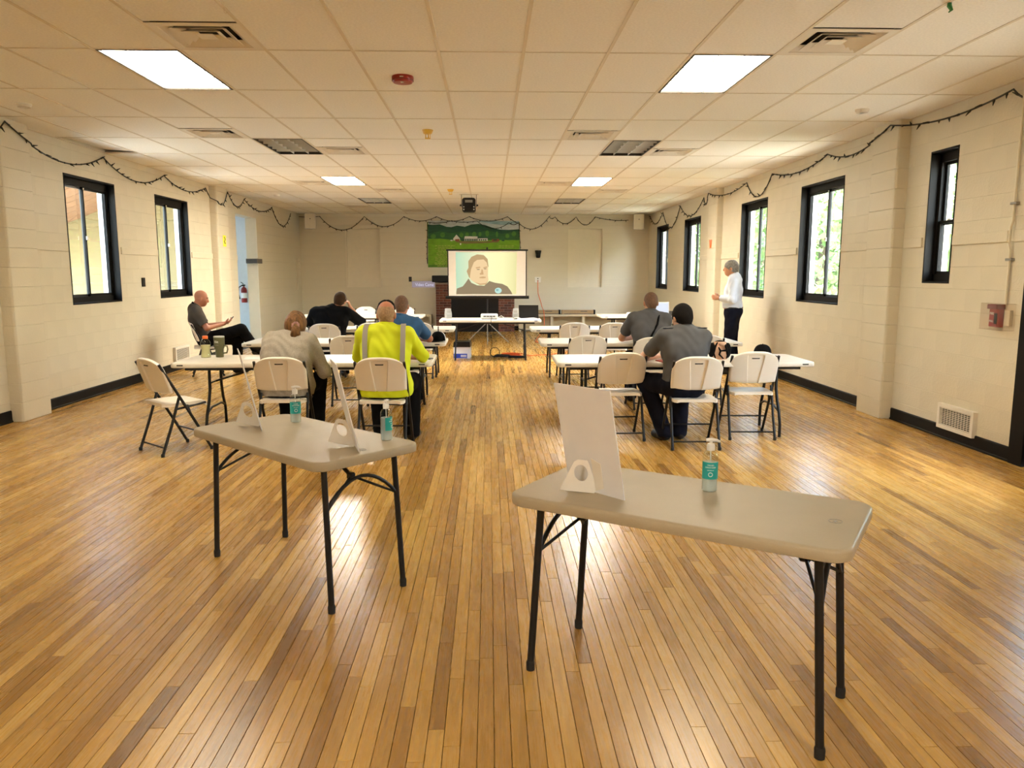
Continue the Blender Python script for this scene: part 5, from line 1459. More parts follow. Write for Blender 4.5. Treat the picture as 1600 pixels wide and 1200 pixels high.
def detector(x, y, label):
    t = thing('smoke_detector', label, 'smoke detector', (x, y, ZC), group='white smoke detectors')
    MB().lathe([(0.065, 0), (0.065, -0.012), (0.055, -0.03), (0.03, -0.036)], 24).build('housing', 'ceiling_tile', t, smooth=40); MB().lathe([(0.05, -0.031), (0.056, -0.033), (0.045, -0.036)], 24).build('grille_ring', 'vent_metal', t)
detector(-4.347, 7.64, 'round white smoke detector near the left wall, near the camera'); detector(3.62, 7.66, 'round white smoke detector near the right wall, near the camera')
detector(-4.29, 16.1, 'round white smoke detector near the left wall, far end'); detector(3.59, 17.5, 'round white smoke detector near the right wall, far end')
t = thing('ceiling_spotlight', 'black multi-lens stage light hung from the ceiling before the screen', 'stage light', (-0.40, 15.9, ZC))
MB().tube([(-0.15, 0, -0.002), (-0.15, 0, -0.26)], 0.005, 6).build('bracket_arm', 'black_metal', t); MB().tube([(0.15, 0, -0.002), (0.15, 0, -0.26)], 0.005, 6).build('bracket_arm', 'black_metal', t)
MB().tube([(-0.19, 0, -0.004), (0.19, 0, -0.004)], 0.008, 6).build('mount_bar', 'ceiling_grid', t)
for s in (-1, 1): MB().tube([(s * 0.15, 0, -0.22), (s * 0.185, 0, -0.22)], 0.018, 8).build('knob', 'black_metal', t)
MB().rings([[(a, b, z) for a, b in ((-w, -0.10), (-w + 0.04, -0.13), (w - 0.04, -0.13), (w, -0.10), (w, 0.10), (-w, 0.10))] for w, z in ((0.105, -0.36), (0.135, -0.33), (0.135, -0.11), (0.105, -0.08))]).build('housing', 'black_paint', t)
MB().box((0, -0.132, -0.15), (0.15, 0.004, 0.05)).build('control_panel', 'grey_metal', t)
for s in (-1, 1):
    for z in (-0.26, -0.31): MB().ball((s * 0.10, -0.125, z), 0.014, 6).build('lens', 'pale_metal', t, smooth=180)
for s in (-1, 0, 1): MB().lathe([(0.03, 0), (0.035, 0.03), (0.02, 0.03)], 12, (s * 0.05, -0.13, -0.25), Matrix.Rotation(math.pi / 2, 3, 'X')).build('lens_barrel', 'black_paint', t)
o = MB().tube([(0, 0, 0), (0.0, 0, -0.02), (0.02, 0.01, -0.04), (0.0, 0.0, -0.055)], [0.012, 0.014, 0.010, 0.004], 8).build('ceiling_clip', 'green_plastic', loc=(2.70, 4.70, ZC)); tag(o, 'small green plastic clip hanging from the ceiling grid', 'clip')
o = MB().tube([(0, 0, 0.0), (0, 0, -0.03), (0.01, 0, -0.04), (0.018, 0, -0.03)], 0.004, 6).build('ceiling_hook', 'clear_cover', loc=(-1.57, 4.90, ZC)); tag(o, 'tiny clear hook on the ceiling grid, upper left', 'hook')

# ================================================================== STRING LIGHTS
def swags(name, label, pts, normal, off):
    """pts: 3D anchors with sag after each; builds wire and its little lamps"""
    t = thing(name, label, 'string lights', pts[0][0]); o = Vector(pts[0][0])
    path = []
    for k in range(len(pts) - 1):
        a, b = Vector(pts[k][0]), Vector(pts[k + 1][0]); s = pts[k][1]; ln = (b - a).length
        n = max(6, int(ln / 0.07))
        for q in range(n):
            u = q / n; path.append(a.lerp(b, u) - Vector((0, 0, 4 * s * u * (1 - u))))
    path.append(Vector(pts[-1][0]))
    for p in path:                              # the wire passes in front of the pilasters
        for a, b in (PIL_L if normal[0] > 0 else PIL_R if normal[0] < 0 else ()):
            if a - 0.03 < p.y < b + 0.03: p.x = (XL + PP + 0.02) if normal[0] > 0 else (XR - PP - 0.02)
    MB().tube([p - o for p in path], 0.0085, 5).build('wire', 'wire_green', t, smooth=60)
    m = MB(); acc = 0.0; rr = random.Random(len(path))
    for a, b in zip(path[:-1], path[1:]):
        acc += (b - a).length
        if acc > 0.115:
            acc = 0; d = Vector((rr.uniform(-1, 1) * (1 - abs(normal[0])), rr.uniform(-1, 1) * (1 - abs(normal[1])), rr.uniform(-1.3, 0.5))) * 0.8 + Vector(normal) * 0.35
            d.normalize(); m.tube([b - o, b - o + d * 0.022, b - o + d * 0.024, b - o + d * 0.060], [0.011, 0.011, 0.009, 0.003], 5)
    tag(m.build('lamps', 'wire_green', t), kind='stuff')
    return t
def wl(px, py, X): q = on_x(px, py, X); return Vector((X, q.y, min(q.z, ZC - 0.065)))
def sag_from(a, b, low):
    return max(0.05, (a.z + b.z) / 2 - low.z)
XLs, XRs = XL + 0.02, XR - 0.02
A = [Vector((XLs, 7.2, 3.08)), Vector((XLs + PP, 8.3, 3.10))] + [wl(*p, XLs) for p in ((160, 234.6), (255.5, 265.6), (320.6, 286))] + [Vector((XLs + PP, 15.05, 3.08))] + [wl(*p, XLs) for p in ((381, 305), (424.6, 320.6), (454, 331))]
Lw = [2.83] + [wl(*p, XLs).z for p in ((114.8, 260), (226, 287), (297, 300), (349, 324), (370.6, 324), (410, 331), (444, 354))]
swags('string_lights', 'dark string lights swagged along the top of the left wall', [(a, max(0.06, (a.z + b.z) / 2 - l)) for a, b, l in zip(A, A[1:], Lw)] + [(A[-1], 0)], (1, 0, 0), 0)
A = [Vector((XRs, 6.0, 3.10)), wl(1585, 126, XRs), Vector((XRs - PP, 8.25, 3.10))] + [wl(*p, XRs) for p in ((1294, 231), (1207, 263), (1167, 280))] + [Vector((XRs - PP, 15.0, 3.08))] + [wl(*p, XRs) for p in ((1100, 304), (1063, 317), (1036, 325), (1016, 333))]
Lw = [2.95] + [wl(*p, XRs).z for p in ((1453, 197), (1330, 245), (1230, 275), (1185, 307), (1131, 307), (1105.6, 320.6), (1075, 338.5), (1048, 356), (1022, 350))]
swags('string_lights', 'dark string lights swagged along the top of the right wall', [(a, max(0.06, (a.z + b.z) / 2 - l)) for a, b, l in zip(A, A[1:], Lw)] + [(A[-1], 0)], (-1, 0, 0), 0)
Yb = YB - 0.025
def wb(px, py):
    q = on_y(px, py, Yb); q.z = min(q.z, ZC - 0.07); return q
A = [wb(462, 332), wb(499, 332), wb(569, 334), wb(631, 334), wb(682, 335), wb(733, 335), wb(793, 335), wb(812, 350), wb(858, 336), wb(867, 336), wb(900, 335), wb(930, 335), wb(982, 344)]
Lw = [wb(480, p).z for p in (335, 359.5, 354, 345, 345, 345, 344, 357, 341, 349, 351, 343)]
swags('string_lights', 'dark string lights swagged along the top of the end wall', [(a, max(0.02, (a.z + b.z) / 2 - l)) for a, b, l in zip(A, A[1:], Lw)] + [(A[-1], 0)], (0, -1, 0), 0)
Yb = YB - 0.05
A = [wb(668, 412), wb(667, 400), wb(668, 347), wb(705, 345), wb(745, 345), wb(795, 348), wb(811, 347), wb(813, 390)]
swags('string_lights', 'dark string lights hung around the edge of the mural', [(a, s) for a, s in zip(A, (0.01, 0.0, 0.04, 0.04, 0.18, 0.06, 0.0, 0))], (0, -1, 0), 0)
# ================================================================== PEOPLE: smooth implicit bodies turned into one mesh each
V3 = lambda *a: np.array(a, dtype=np.float64)
def nrm(v): return v / max(1e-9, np.linalg.norm(v))
def cap_(a, b, ra, rb=None, k=0.02, cut=None):
    return ('c', np.asarray(a, float), np.asarray(b, float), ra, ra if rb is None else rb, k, cut)
def ell_(c, rad, M=None, k=0.02, cut=None):
    return ('e', np.asarray(c, float), np.asarray(rad, float), np.eye(3) if M is None else M, k, cut)
def implicit(prims, h, inflate=0.0, cuts=(), wob=0.0):
    lo = np.full(3, 9e9); hi = -lo
    bb = []
    for p in prims:
        if p[0] == 'c':
            r = max(p[3], p[4]); l, u = np.minimum(p[1], p[2]) - r, np.maximum(p[1], p[2]) + r; k = p[5]
        else:
            r = p[2].max(); l, u = p[1] - r, p[1] + r; k = p[4]
        l = l - inflate; u = u + inflate
        lo = np.minimum(lo, l); hi = np.maximum(hi, u); bb.append((l - k - 2 * h, u + k + 2 * h, k))
    lo -= 3 * h; hi += 3 * h
    n = np.ceil((hi - lo) / h).astype(int) + 1
    ax = [lo[i] + h * np.arange(n[i]) for i in range(3)]
    D = np.full(n, 1.0, np.float32)
    for p, (l, u, k) in zip(prims, bb):
        i0 = np.clip(np.floor((l - lo) / h).astype(int), 0, n); i1 = np.clip(np.ceil((u - lo) / h).astype(int) + 1, 0, n)
        X = ax[0][i0[0]:i1[0], None, None]; Y = ax[1][None, i0[1]:i1[1], None]; Z = ax[2][None, None, i0[2]:i1[2]]
        if p[0] == 'c':
            a, b = p[1], p[2]; d = b - a; dd = max(1e-9, d @ d)
            t = np.clip(((X - a[0]) * d[0] + (Y - a[1]) * d[1] + (Z - a[2]) * d[2]) / dd, 0, 1)
            q = np.sqrt((X - a[0] - d[0] * t) ** 2 + (Y - a[1] - d[1] * t) ** 2 + (Z - a[2] - d[2] * t) ** 2) - (p[3] + (p[4] - p[3]) * t) - inflate
            cut = p[6]
        else:
            c, r, M = p[1], p[2] + inflate, p[3]
            L = [(X - c[0]) * M[i, 0] + (Y - c[1]) * M[i, 1] + (Z - c[2]) * M[i, 2] for i in range(3)]
            k0 = np.sqrt(sum((L[i] / r[i]) ** 2 for i in range(3))); k1 = np.sqrt(sum((L[i] / r[i] ** 2) ** 2 for i in range(3))) + 1e-9
            q = k0 * (k0 - 1) / k1; cut = p[5]
        if cut is not None:
            c0, nn = cut; q = np.maximum(q, (X - c0[0]) * nn[0] + (Y - c0[1]) * nn[1] + (Z - c0[2]) * nn[2])
        sl = (slice(i0[0], i1[0]), slice(i0[1], i1[1]), slice(i0[2], i1[2])); a_ = D[sl]
        hh = np.clip(0.5 + 0.5 * (q - a_) / k, 0, 1)
        D[sl] = q * (1 - hh) + a_ * hh - k * hh * (1 - hh)
    X = ax[0][:, None, None]; Y = ax[1][None, :, None]; Z = ax[2][None, None, :]
    if wob:
        D = D + wob * (np.sin(38 * X + 21 * Z + 3 * np.sin(17 * Y)) * np.sin(29 * Z + 13 * Y + 2.5 * np.sin(19 * X)))
    for cu in cuts:
        if len(cu) == 3:                        # carve a capsule away
            a, b, r = cu; v = b - a; t = np.clip(((X - a[0]) * v[0] + (Y - a[1]) * v[1] + (Z - a[2]) * v[2]) / (v @ v), 0, 1)
            D = np.maximum(D, r - np.sqrt((X - a[0] - v[0] * t) ** 2 + (Y - a[1] - v[1] * t) ** 2 + (Z - a[2] - v[2] * t) ** 2)); continue
        c0, nn = cu
        D = np.maximum(D, (X - c0[0]) * nn[0] + (Y - c0[1]) * nn[1] + (Z - c0[2]) * nn[2])
    return D, lo, h
def net(D, lo, h):
    s = D < 0
    c = np.zeros(tuple(np.array(D.shape) - 1), np.int8)
    for i in (0, 1):
        for j in (0, 1):
            for k in (0, 1): c += s[i:D.shape[0] - 1 + i, j:D.shape[1] - 1 + j, k:D.shape[2] - 1 + k]
    act = (c > 0) & (c < 8); idx = np.argwhere(act); vid = np.full(act.shape, -1, np.int64); vid[act] = np.arange(len(idx))
    pos = np.zeros((len(idx), 3)); w = np.zeros(len(idx))
    co = [(i, j, k) for i in (0, 1) for j in (0, 1) for k in (0, 1)]
    for a in co:
        for ax in range(3):
            if a[ax]: continue
            b = list(a); b[ax] = 1
            da = D[idx[:, 0] + a[0], idx[:, 1] + a[1], idx[:, 2] + a[2]]; db = D[idx[:, 0] + b[0], idx[:, 1] + b[1], idx[:, 2] + b[2]]
            m = (da < 0) != (db < 0); t = da[m] / (da[m] - db[m]); q = np.tile(np.array(a, float), (m.sum(), 1)); q[:, ax] += t
            pos[m] += q; w[m] += 1
    P = lo + (idx + pos / w[:, None]) * h
    F = []
    for ax in range(3):
        u, v = (ax + 1) % 3, (ax + 2) % 3
        sl0 = [slice(None)] * 3; sl1 = [slice(None)] * 3; sl0[ax] = slice(0, -1); sl1[ax] = slice(1, None)
        e = np.argwhere(s[tuple(sl0)] != s[tuple(sl1)])
        ok = (e[:, u] > 0) & (e[:, v] > 0) & (e[:, u] < D.shape[u] - 1) & (e[:, v] < D.shape[v] - 1); e = e[ok]
        ins = s[e[:, 0], e[:, 1], e[:, 2]]
        def cell(du, dv):
            q = e.copy(); q[:, u] -= du; q[:, v] -= dv; return vid[q[:, 0], q[:, 1], q[:, 2]]
        Q = np.stack([cell(1, 1), cell(0, 1), cell(0, 0), cell(1, 0)], 1)
        Q[~ins] = Q[~ins][:, ::-1]; F.append(Q)
    return P, np.concatenate(F)
def flesh(name, mat, parent, prims, h=0.008, **kw):
    P, Fc = net(*implicit(prims, h, **kw))
    me = bpy.data.meshes.new(name); me.vertices.add(len(P)); me.vertices.foreach_set('co', P.ravel())
    me.loops.add(Fc.size); me.loops.foreach_set('vertex_index', Fc.ravel().astype(np.int32)); me.polygons.add(len(Fc))
    me.polygons.foreach_set('loop_start', np.arange(0, Fc.size, 4, dtype=np.int32)); me.update(calc_edges=True)
    me.polygons.foreach_set('use_smooth', [True] * len(Fc)); me.materials.append(MATS[mat]); me.update()
    return put(name, me, parent)

def hand(wrist, d, n, side, curl=0.5, k=0.006):
    """wrist point, finger direction d, palm normal n (fingers curl towards it), thumb lies on 'side' of cross(d, n)"""
    d = nrm(d); n = nrm(n - d * (n @ d)); s = np.cross(d, n) * side
    pr = []
    for i in range(4):
        kn = wrist + d * (0.088 - 0.006 * abs(i - 1)) + s * (0.030 - 0.020 * i)
        pr.append(cap_(wrist + s * (0.012 - 0.008 * i) + d * 0.01, kn, 0.016, 0.0115, 0.014))
        L = (0.074, 0.082, 0.076, 0.060)[i]; p = kn; a = 0.0; r = (0.0095, 0.0095, 0.009, 0.008)[i]
        for j, fr in enumerate((0.45, 0.30, 0.25)):
            a += curl * (0.8, 1.0, 0.8)[j]; q = p + (d * math.cos(a) + n * math.sin(a)) * L * fr
            pr.append(cap_(p, q, r * (1 - 0.08 * j), r * (0.94 - 0.1 * j), k)); p = q
    b = wrist + d * 0.025 + s * 0.022; m = b + (d * 0.55 + s * 0.6 + n * 0.35) * 0.048; e = m + nrm(d * 0.75 + s * 0.25 + n * 0.5) * 0.034
    pr += [cap_(b, m, 0.015, 0.0115, 0.012), cap_(m, e, 0.0115, 0.009, k)]
    return pr
def head_prims(Cc, f, u, sc=1.0):
    f = nrm(f); u = nrm(u - f * (u @ f)); r = np.cross(f, u); M = np.stack([r, f, u])
    at = lambda a, b, c: Cc + (r * a + f * b + u * c) * sc
    pr = [ell_(at(0, -0.012, 0.026), np.array([0.076, 0.096, 0.092]) * sc, M, 0.03), ell_(at(0, 0.028, -0.030), np.array([0.061, 0.068, 0.085]) * sc, M, 0.03),
          ell_(at(0, 0.048, -0.082), np.array([0.036, 0.040, 0.032]) * sc, M, 0.03),
          cap_(at(0, 0.090, 0.012), at(0, 0.108, -0.026), 0.010 * sc, 0.014 * sc, 0.014), cap_(at(-0.032, 0.076, 0.020), at(0.032, 0.076, 0.020), 0.014 * sc, None, 0.016),
          cap_(at(-0.016, 0.088, -0.058), at(0.016, 0.088, -0.058), 0.009 * sc, None, 0.012), cap_(at(-0.04, 0.058, -0.02), at(-0.03, 0.05, -0.05), 0.022 * sc, 0.02 * sc, 0.03), cap_(at(0.04, 0.058, -0.02), at(0.03, 0.05, -0.05), 0.022 * sc, 0.02 * sc, 0.03)]
    for s in (-1, 1): pr.append(ell_(at(s * 0.079, -0.010, -0.012), np.array([0.012, 0.021, 0.033]) * sc, M, 0.008))
    return pr, at, M, (r, f, u)
def make_person(label, loc, rotz, J, look):
    t = thing('person', label, 'person', loc, rotz)
    g = look.get('girth', 1.0); H = look.get('h', 0.008)
    J = {k: np.asarray(v, float) for k, v in J.items()}
    hp, at, M, (r, f, u) = head_prims(J['head'], J['face'], J['up'], look.get('head_scale', 1.0))
    neck_up = nrm(J['head'] - J['neck'])
    sr = 0.062 * g
    mid = (J['shL'] + J['shR']) / 2; sx = nrm(J['shR'] - J['shL'])
    ch, wa, pe = J['chest'], J['waist'], J['pelvis']; hx = nrm(J['hipR'] - J['hipL'])
    torso = [cap_(J['shL'] * 0.86 + mid * 0.14, J['shR'] * 0.86 + mid * 0.14, sr, None, 0.05), cap_(ch - sx * 0.085 * g, ch + sx * 0.085 * g, 0.112 * g, None, 0.08),
             cap_(wa - sx * 0.06 * g, wa + sx * 0.06 * g, 0.108 * g * look.get('belly', 1.0), None, 0.09), cap_(pe - hx * 0.07 * g, pe + hx * 0.07 * g, 0.118 * g, None, 0.08),
             cap_(J['neck'], J['shL'] * 0.8 + mid * 0.2, 0.052, 0.056, 0.05), cap_(J['neck'], J['shR'] * 0.8 + mid * 0.2, 0.052, 0.056, 0.05),
             cap_(J['neck'] - neck_up * 0.04, ch, 0.07, 0.10 * g, 0.06)]
    arms = []; 
    for s in 'LR':
        arms += [cap_(J['sh' + s], J['el' + s], 0.052 * g, 0.042, 0.03), cap_(J['el' + s], J['wr' + s], 0.042, 0.027, 0.02)]
    legs = []
    for s in 'LR': legs += [cap_(J['hip' + s], J['kn' + s], 0.088 * g, 0.060, 0.04), cap_(J['kn' + s], J['an' + s], 0.058, 0.038, 0.025)]
    hands = []
    for s, sd in (('L', -1), ('R', 1)):
        hd = look.get('hand' + s)
        dirn = J['wr' + s] - J['el' + s] if hd is None else np.asarray(hd[0], float); n = V3(0, 0, -1) if hd is None else np.asarray(hd[1], float)
        hands += hand(J['wr' + s], dirn, n, (hd[3] if hd is not None and len(hd) > 3 else sd), 0.35 if hd is None else hd[2])
    feet = []
    for s in 'LR': feet += [cap_(J['an' + s], J['toe' + s], 0.036, 0.030, 0.02)]
    neckp = [cap_(J['head'] - u * 0.05 - f * 0.022, J['neck'] - neck_up * 0.02, 0.054, 0.060, 0.03)]
    flesh('body', look['skin'], t, torso + arms + legs + hands + feet + neckp + hp, H)
    # shirt: torso and sleeves
    sl = []; tt = look.get('sleeve', 0.55)
    for s in 'LR':
        a, e, w = J['sh' + s], J['el' + s], J['wr' + s]
        if tt <= 1:
            p = a + (e - a) * tt; sl.append(cap_(a, a + (e - a) * min(1.2, tt + 0.2), 0.055 * g, 0.052 * g, 0.03, (p, nrm(e - a))))
        else:
            p = e + (w - e) * (tt - 1); sl.append(cap_(a, e, 0.055 * g, 0.048, 0.03)); sl.append(cap_(e, w, 0.048, 0.034, 0.025, (p, nrm(w - e))))
    cutn = (J['neck'] + neck_up * 0.095 + f * 0.02, J['neck'] + neck_up * 0.30 + f * 0.03, 0.085)
    hem = look.get('hem'); cuts = [cutn]
    if hem is not None: cuts.append((V3(0, 0, hem), V3(0, 0, -1)))
    if look.get('long'): sl.append(cap_(pe + V3(-0.10 * g, -0.012, -0.035), pe + V3(0.10 * g, -0.012, -0.035), 0.112 * g, None, 0.05)); cuts.append((V3(0, 0, 0.468), V3(0, 0, -1)))
    flesh('shirt', look['shirt'], t, torso + sl, H, inflate=0.013, cuts=cuts, wob=look.get('wob', 0.0035))
    if look.get('collar'):
        cc = J['neck'] + neck_up * 0.022; ring = []
        ax1 = nrm(r - neck_up * (r @ neck_up)); ax2 = np.cross(neck_up, ax1)
        for k in range(18):
            a = 2 * math.pi * k / 18; ring.append(cc + (ax1 * math.cos(a) + ax2 * math.sin(a)) * 0.070 + neck_up * (0.016 * math.cos(a - math.pi / 2) * -1))
        MB().tube([Vector(p) for p in ring], 0.017, 8, closed=True).build('collar', look['collar'], t, smooth=60)
    # trousers
    tr = [cap_(pe - hx * 0.07 * g, pe + hx * 0.07 * g, 0.118 * g, None, 0.06)]
    for s in 'LR':
        a, k_, n_ = J['hip' + s], J['kn' + s], J['an' + s]
        tr += [cap_(a, k_, 0.092 * g, 0.068, 0.04), cap_(k_, n_ + (n_ - k_) * 0.05, 0.068, 0.058, 0.03)]
    cuts = [(V3(0, 0, 0.035), V3(0, 0, -1))]
    top = look.get('waist_cut')
    if top is not None: cuts.append((V3(0, 0, top), V3(0, 0, 1)))
    flesh('trousers', look['trousers'], t, tr, max(H, 0.009), inflate=0.014, cuts=cuts, wob=0.003)
    for s in 'LR':
        a, b = J['an' + s], J['toe' + s]; d = nrm(V3(b[0] - a[0], b[1] - a[1], 0)) if abs(b[2] - a[2]) < 0.12 else nrm(b - a)
        fl = V3(0, 0, 1); z0 = look.get('sole', True)
        flesh('shoe', look.get('shoe', 'shoe_black'), t, [cap_(a - d * 0.03 + V3(0, 0, -0.035), b, 0.045, 0.038, 0.03), cap_(a, a + V3(0, 0, -0.03), 0.048, 0.048, 0.03)], 0.009, inflate=0.004, cuts=([(V3(0, 0, 0.002), V3(0, 0, -1))] if z0 else ()))
    # hair
    st = look.get('hair_style')
    if st:
        hm = look['hair']; sc = look.get('head_scale', 1.0)
        if st == 'short' or st == 'buzz':
            th = 0.012 if st == 'short' else 0.0045
            A_, B_ = at(0, 0.085, 0.066), at(0, -0.085, -0.055); dd = nrm(B_ - A_); nn = np.cross(dd, r); nn = nn if nn @ u < 0 else -nn
            flesh('hair', hm, t, [ell_(at(0, -0.012, 0.026), np.array([0.077, 0.097, 0.093]) * sc, M, 0.02), cap_(at(0, -0.06, -0.02), at(0, -0.055, -0.075), 0.052, 0.042, 0.03)], 0.006, inflate=th, cuts=[(at(0, 0.02, -0.025) - u * 0.0, nn), (at(0, 0, -0.075), -u)], wob=0.0015 if st == 'short' else 0)
        elif st == 'fringe':
            flesh('hair', hm, t, [ell_(at(0, -0.012, 0.020), np.array([0.0765, 0.096, 0.085]) * sc, M, 0.02), cap_(at(0, -0.06, -0.02), at(0, -0.055, -0.065), 0.05, 0.042, 0.03)], 0.006, inflate=0.004, cuts=[(at(0, -0.02, 0.035), nrm(u * 0.9 + f * 0.45)), (at(0, 0, -0.065), -u), (at(0, 0.03, 0), f)])
        elif st == 'ponytail':
            pr = [ell_(at(0, -0.014, 0.024), np.array([0.082, 0.102, 0.096]), M, 0.03), ell_(at(0, -0.045, -0.030), np.array([0.085, 0.075, 0.085]), M, 0.04)]
            flesh('hair', hm, t, pr, 0.007, inflate=0.010, cuts=[(at(0, 0.045, -0.01), nrm(f * 0.8 - u * 0.6))], wob=0.003)
            q0 = at(0.035, -0.115, -0.045)
            for k in range(7):
                o_ = V3(0.010 * math.cos(k * 2.1), 0.010 * math.sin(k * 2.1) - 0.01, 0); pts = [q0 + o_ * 0.4, q0 + o_ * 1.6 + V3(0.008, -0.03, -0.035), q0 + o_ * 2.2 + V3(0.012 + 0.012 * math.sin(k), -0.035, -0.085), q0 + o_ * 1.2 + V3(0.016 * math.cos(k * 1.7), -0.02, -0.135 - 0.008 * (k % 3))]
                MB().tube([Vector(p) for p in pts], [0.018, 0.026, 0.022, 0.008], 8).build('ponytail', hm, t, smooth=60)
            sq = [q0 + V3(0.026 * math.cos(a), -0.012 + 0.012 * math.sin(a), 0.026 * math.sin(a) * 0.8) for a in [2 * math.pi * k / 16 for k in range(16)]]
            MB().tube([Vector(p) for p in sq], [0.010 + 0.004 * (k % 2) for k in range(16)], 7, closed=True).build('scrunchie', 'scrunchie', t, smooth=60)
    if look.get('eyes', True):
        for s in (-1, 1):
            MB().ball(Vector(at(s * 0.030, 0.083, 0.002)), 0.0085, 6).build('eye', 'eye_dark', t, smooth=180)
            MB().tube([Vector(at(s * 0.016, 0.094, 0.026)), Vector(at(s * 0.034, 0.089, 0.030)), Vector(at(s * 0.050, 0.074, 0.024))], 0.005, 6).build('eyebrow', look.get('brow', 'hair_brown'), t)
    if look.get('shades'):
        pts = [at(0.080 * math.cos(a), -0.005 + 0.085 * math.sin(a) * 0.35 - 0.01, 0.040 + 0.088 * math.sin(a)) for a in [math.pi * k / 14 for k in range(15)]]
        gl = MB().tube([Vector(p) for p in pts], [0.005] * 3 + [0.010] * 4 + [0.006] + [0.010] * 4 + [0.005] * 3, 8).build('sunglasses', 'black_paint', t, smooth=60); tag(gl, 'dark sunglasses pushed up on the head')
    return t, J, at
def seated(**kw):
    J = dict(pelvis=(0, -0.005, 0.575), waist=(0, -0.01, 0.71), chest=(0, 0.015, 0.87), shL=(-0.185, 0.03, 1.005), shR=(0.185, 0.03, 1.005), neck=(0, 0.045, 1.055), head=(0, 0.09, 1.178),
             face=(0, 1, -0.12), up=(0, 0.1, 1), hipL=(-0.095, 0.02, 0.555), hipR=(0.095, 0.02, 0.555), knL=(-0.13, 0.40, 0.54), knR=(0.13, 0.40, 0.54), anL=(-0.13, 0.36, 0.085), anR=(0.13, 0.36, 0.085),
             toeL=(-0.14, 0.50, 0.042), toeR=(0.14, 0.50, 0.042), elL=(-0.27, 0.27, 0.785), elR=(0.27, 0.27, 0.785), wrL=(-0.10, 0.46, 0.775), wrR=(0.10, 0.46, 0.775))
    J.update(kw); return J

# --- dark-haired man at the front right table
t, J, at = make_person('person in grey uniform shirt with thick black hair, writing at front right table', (1.77, 6.90, 0), R(6),
    seated(shL=(-0.19, 0.04, 1.0), shR=(0.185, 0.02, 0.99), head=(-0.005, 0.085, 1.165), elL=(-0.285, 0.30, 0.785), elR=(0.27, 0.28, 0.785), knL=(-0.24, 0.37, 0.545), anL=(-0.10, 0.22, 0.09), toeL=(-0.14, 0.35, 0.042),
           knR=(0.12, 0.39, 0.54), anR=(0.06, 0.24, 0.09), toeR=(0.08, 0.37, 0.042), face=(-0.15, 1, -0.25)),
    dict(skin='skin_light', shirt='uniform_grey', trousers='fabric_navy', hair='hair_black', hair_style='short', collar='uniform_grey', sleeve=0.72, girth=1.03, hem=0.60))
MB().tube([Vector((0.125 * math.cos(a) * 1.5, -0.004 + 0.126 * math.sin(a), 0.622)) for a in [2 * math.pi * k / 28 for k in range(28)]], 0.016, 8, closed=True).build('belt', 'shoe_black', t, smooth=60)
for s in (-1, 1): MB().box((s * 0.045, -0.145, 0.622), (0.018, 0.008, 0.024), bev=0.002).build('belt_keeper', 'pale_metal', t)
for s in (-1, 1): MB().box((s * 0.155, 0.015, 1.075), (0.10, 0.045, 0.008), bev=0.003).build('epaulette', 'fabric_navy', t)
# --- man with shoulder strap, second right table
t, J, at = make_person('person in grey uniform shirt with diagonal black shoulder strap, second right table', (1.885, 9.00, 0), R(2),
    seated(shL=(-0.20, 0.03, 1.035), shR=(0.20, 0.03, 1.025), neck=(0.01, 0.045, 1.09), chest=(0, 0, 0.89), head=(0.025, 0.085, 1.222), elL=(-0.265, 0.29, 0.79), elR=(0.27, 0.30, 0.79)),
    dict(skin='skin_tan', shirt='uniform_grey', trousers='fabric_navy', hair='hair_buzz', hair_style='buzz', collar='uniform_grey', sleeve=0.7, girth=1.05, h=0.009))
MB().tube([Vector((0.10, 0.06, 1.09)), Vector((0.095, -0.04, 1.075)), Vector((0.06, -0.118, 0.98)), Vector((0.0, -0.138, 0.87)), Vector((-0.07, -0.150, 0.72)), Vector((-0.11, -0.15, 0.62))], 0.013, 8).build('shoulder_strap', 'fabric_black', t, smooth=60)
# --- man in hi-vis yellow
t, J, at = make_person('person in bright yellow high-visibility shirt, bald with sunglasses on head', (-0.935, 6.93, 0), R(0),
    seated(shL=(-0.20, 0.03, 1.02), shR=(0.20, 0.03, 1.01), neck=(0.0, 0.04, 1.07), head=(0.005, 0.075, 1.198), elL=(-0.28, 0.25, 0.80), elR=(0.305, 0.27, 0.80), wrR=(0.14, 0.45, 0.775), knR=(0.20, 0.38, 0.545), anR=(0.20, 0.27, 0.09), toeR=(0.23, 0.41, 0.042),
           knL=(-0.14, 0.40, 0.54), anL=(-0.10, 0.30, 0.09), toeL=(-0.10, 0.44, 0.042)),
    dict(skin='skin_red', shirt='hi_vis', trousers='fabric_black', hair='hair_fringe', hair_style='fringe', collar='hi_vis', sleeve=1.02, girth=1.10, belly=1.12, shades=True, wob=0.005, long=True))
for s in (-1, 1):       # reflective braces over the back
    bm_ = MB(); pts = [(s * 0.160, 0.07, 1.115), (s * 0.163, 0.005, 1.115), (s * 0.166, -0.050, 1.085), (s * 0.168, -0.088, 1.03), (s * 0.168, -0.120, 0.94), (s * 0.165, -0.138, 0.84), (s * 0.160, -0.145, 0.74), (s * 0.155, -0.150, 0.66)]
    vs = []
    for x, y, z in pts: vs += [(x - 0.021, y - 0.004, z), (x + 0.021, y - 0.004 + 0.012, z), (x + 0.021, y + 0.03, z - 0.012), (x - 0.021, y + 0.03, z - 0.012)]
    bm_.rings([[vs[4 * k + q] for q in range(4)] for k in range(len(pts))]).build('reflective_stripe', 'reflective', t, smooth=50)
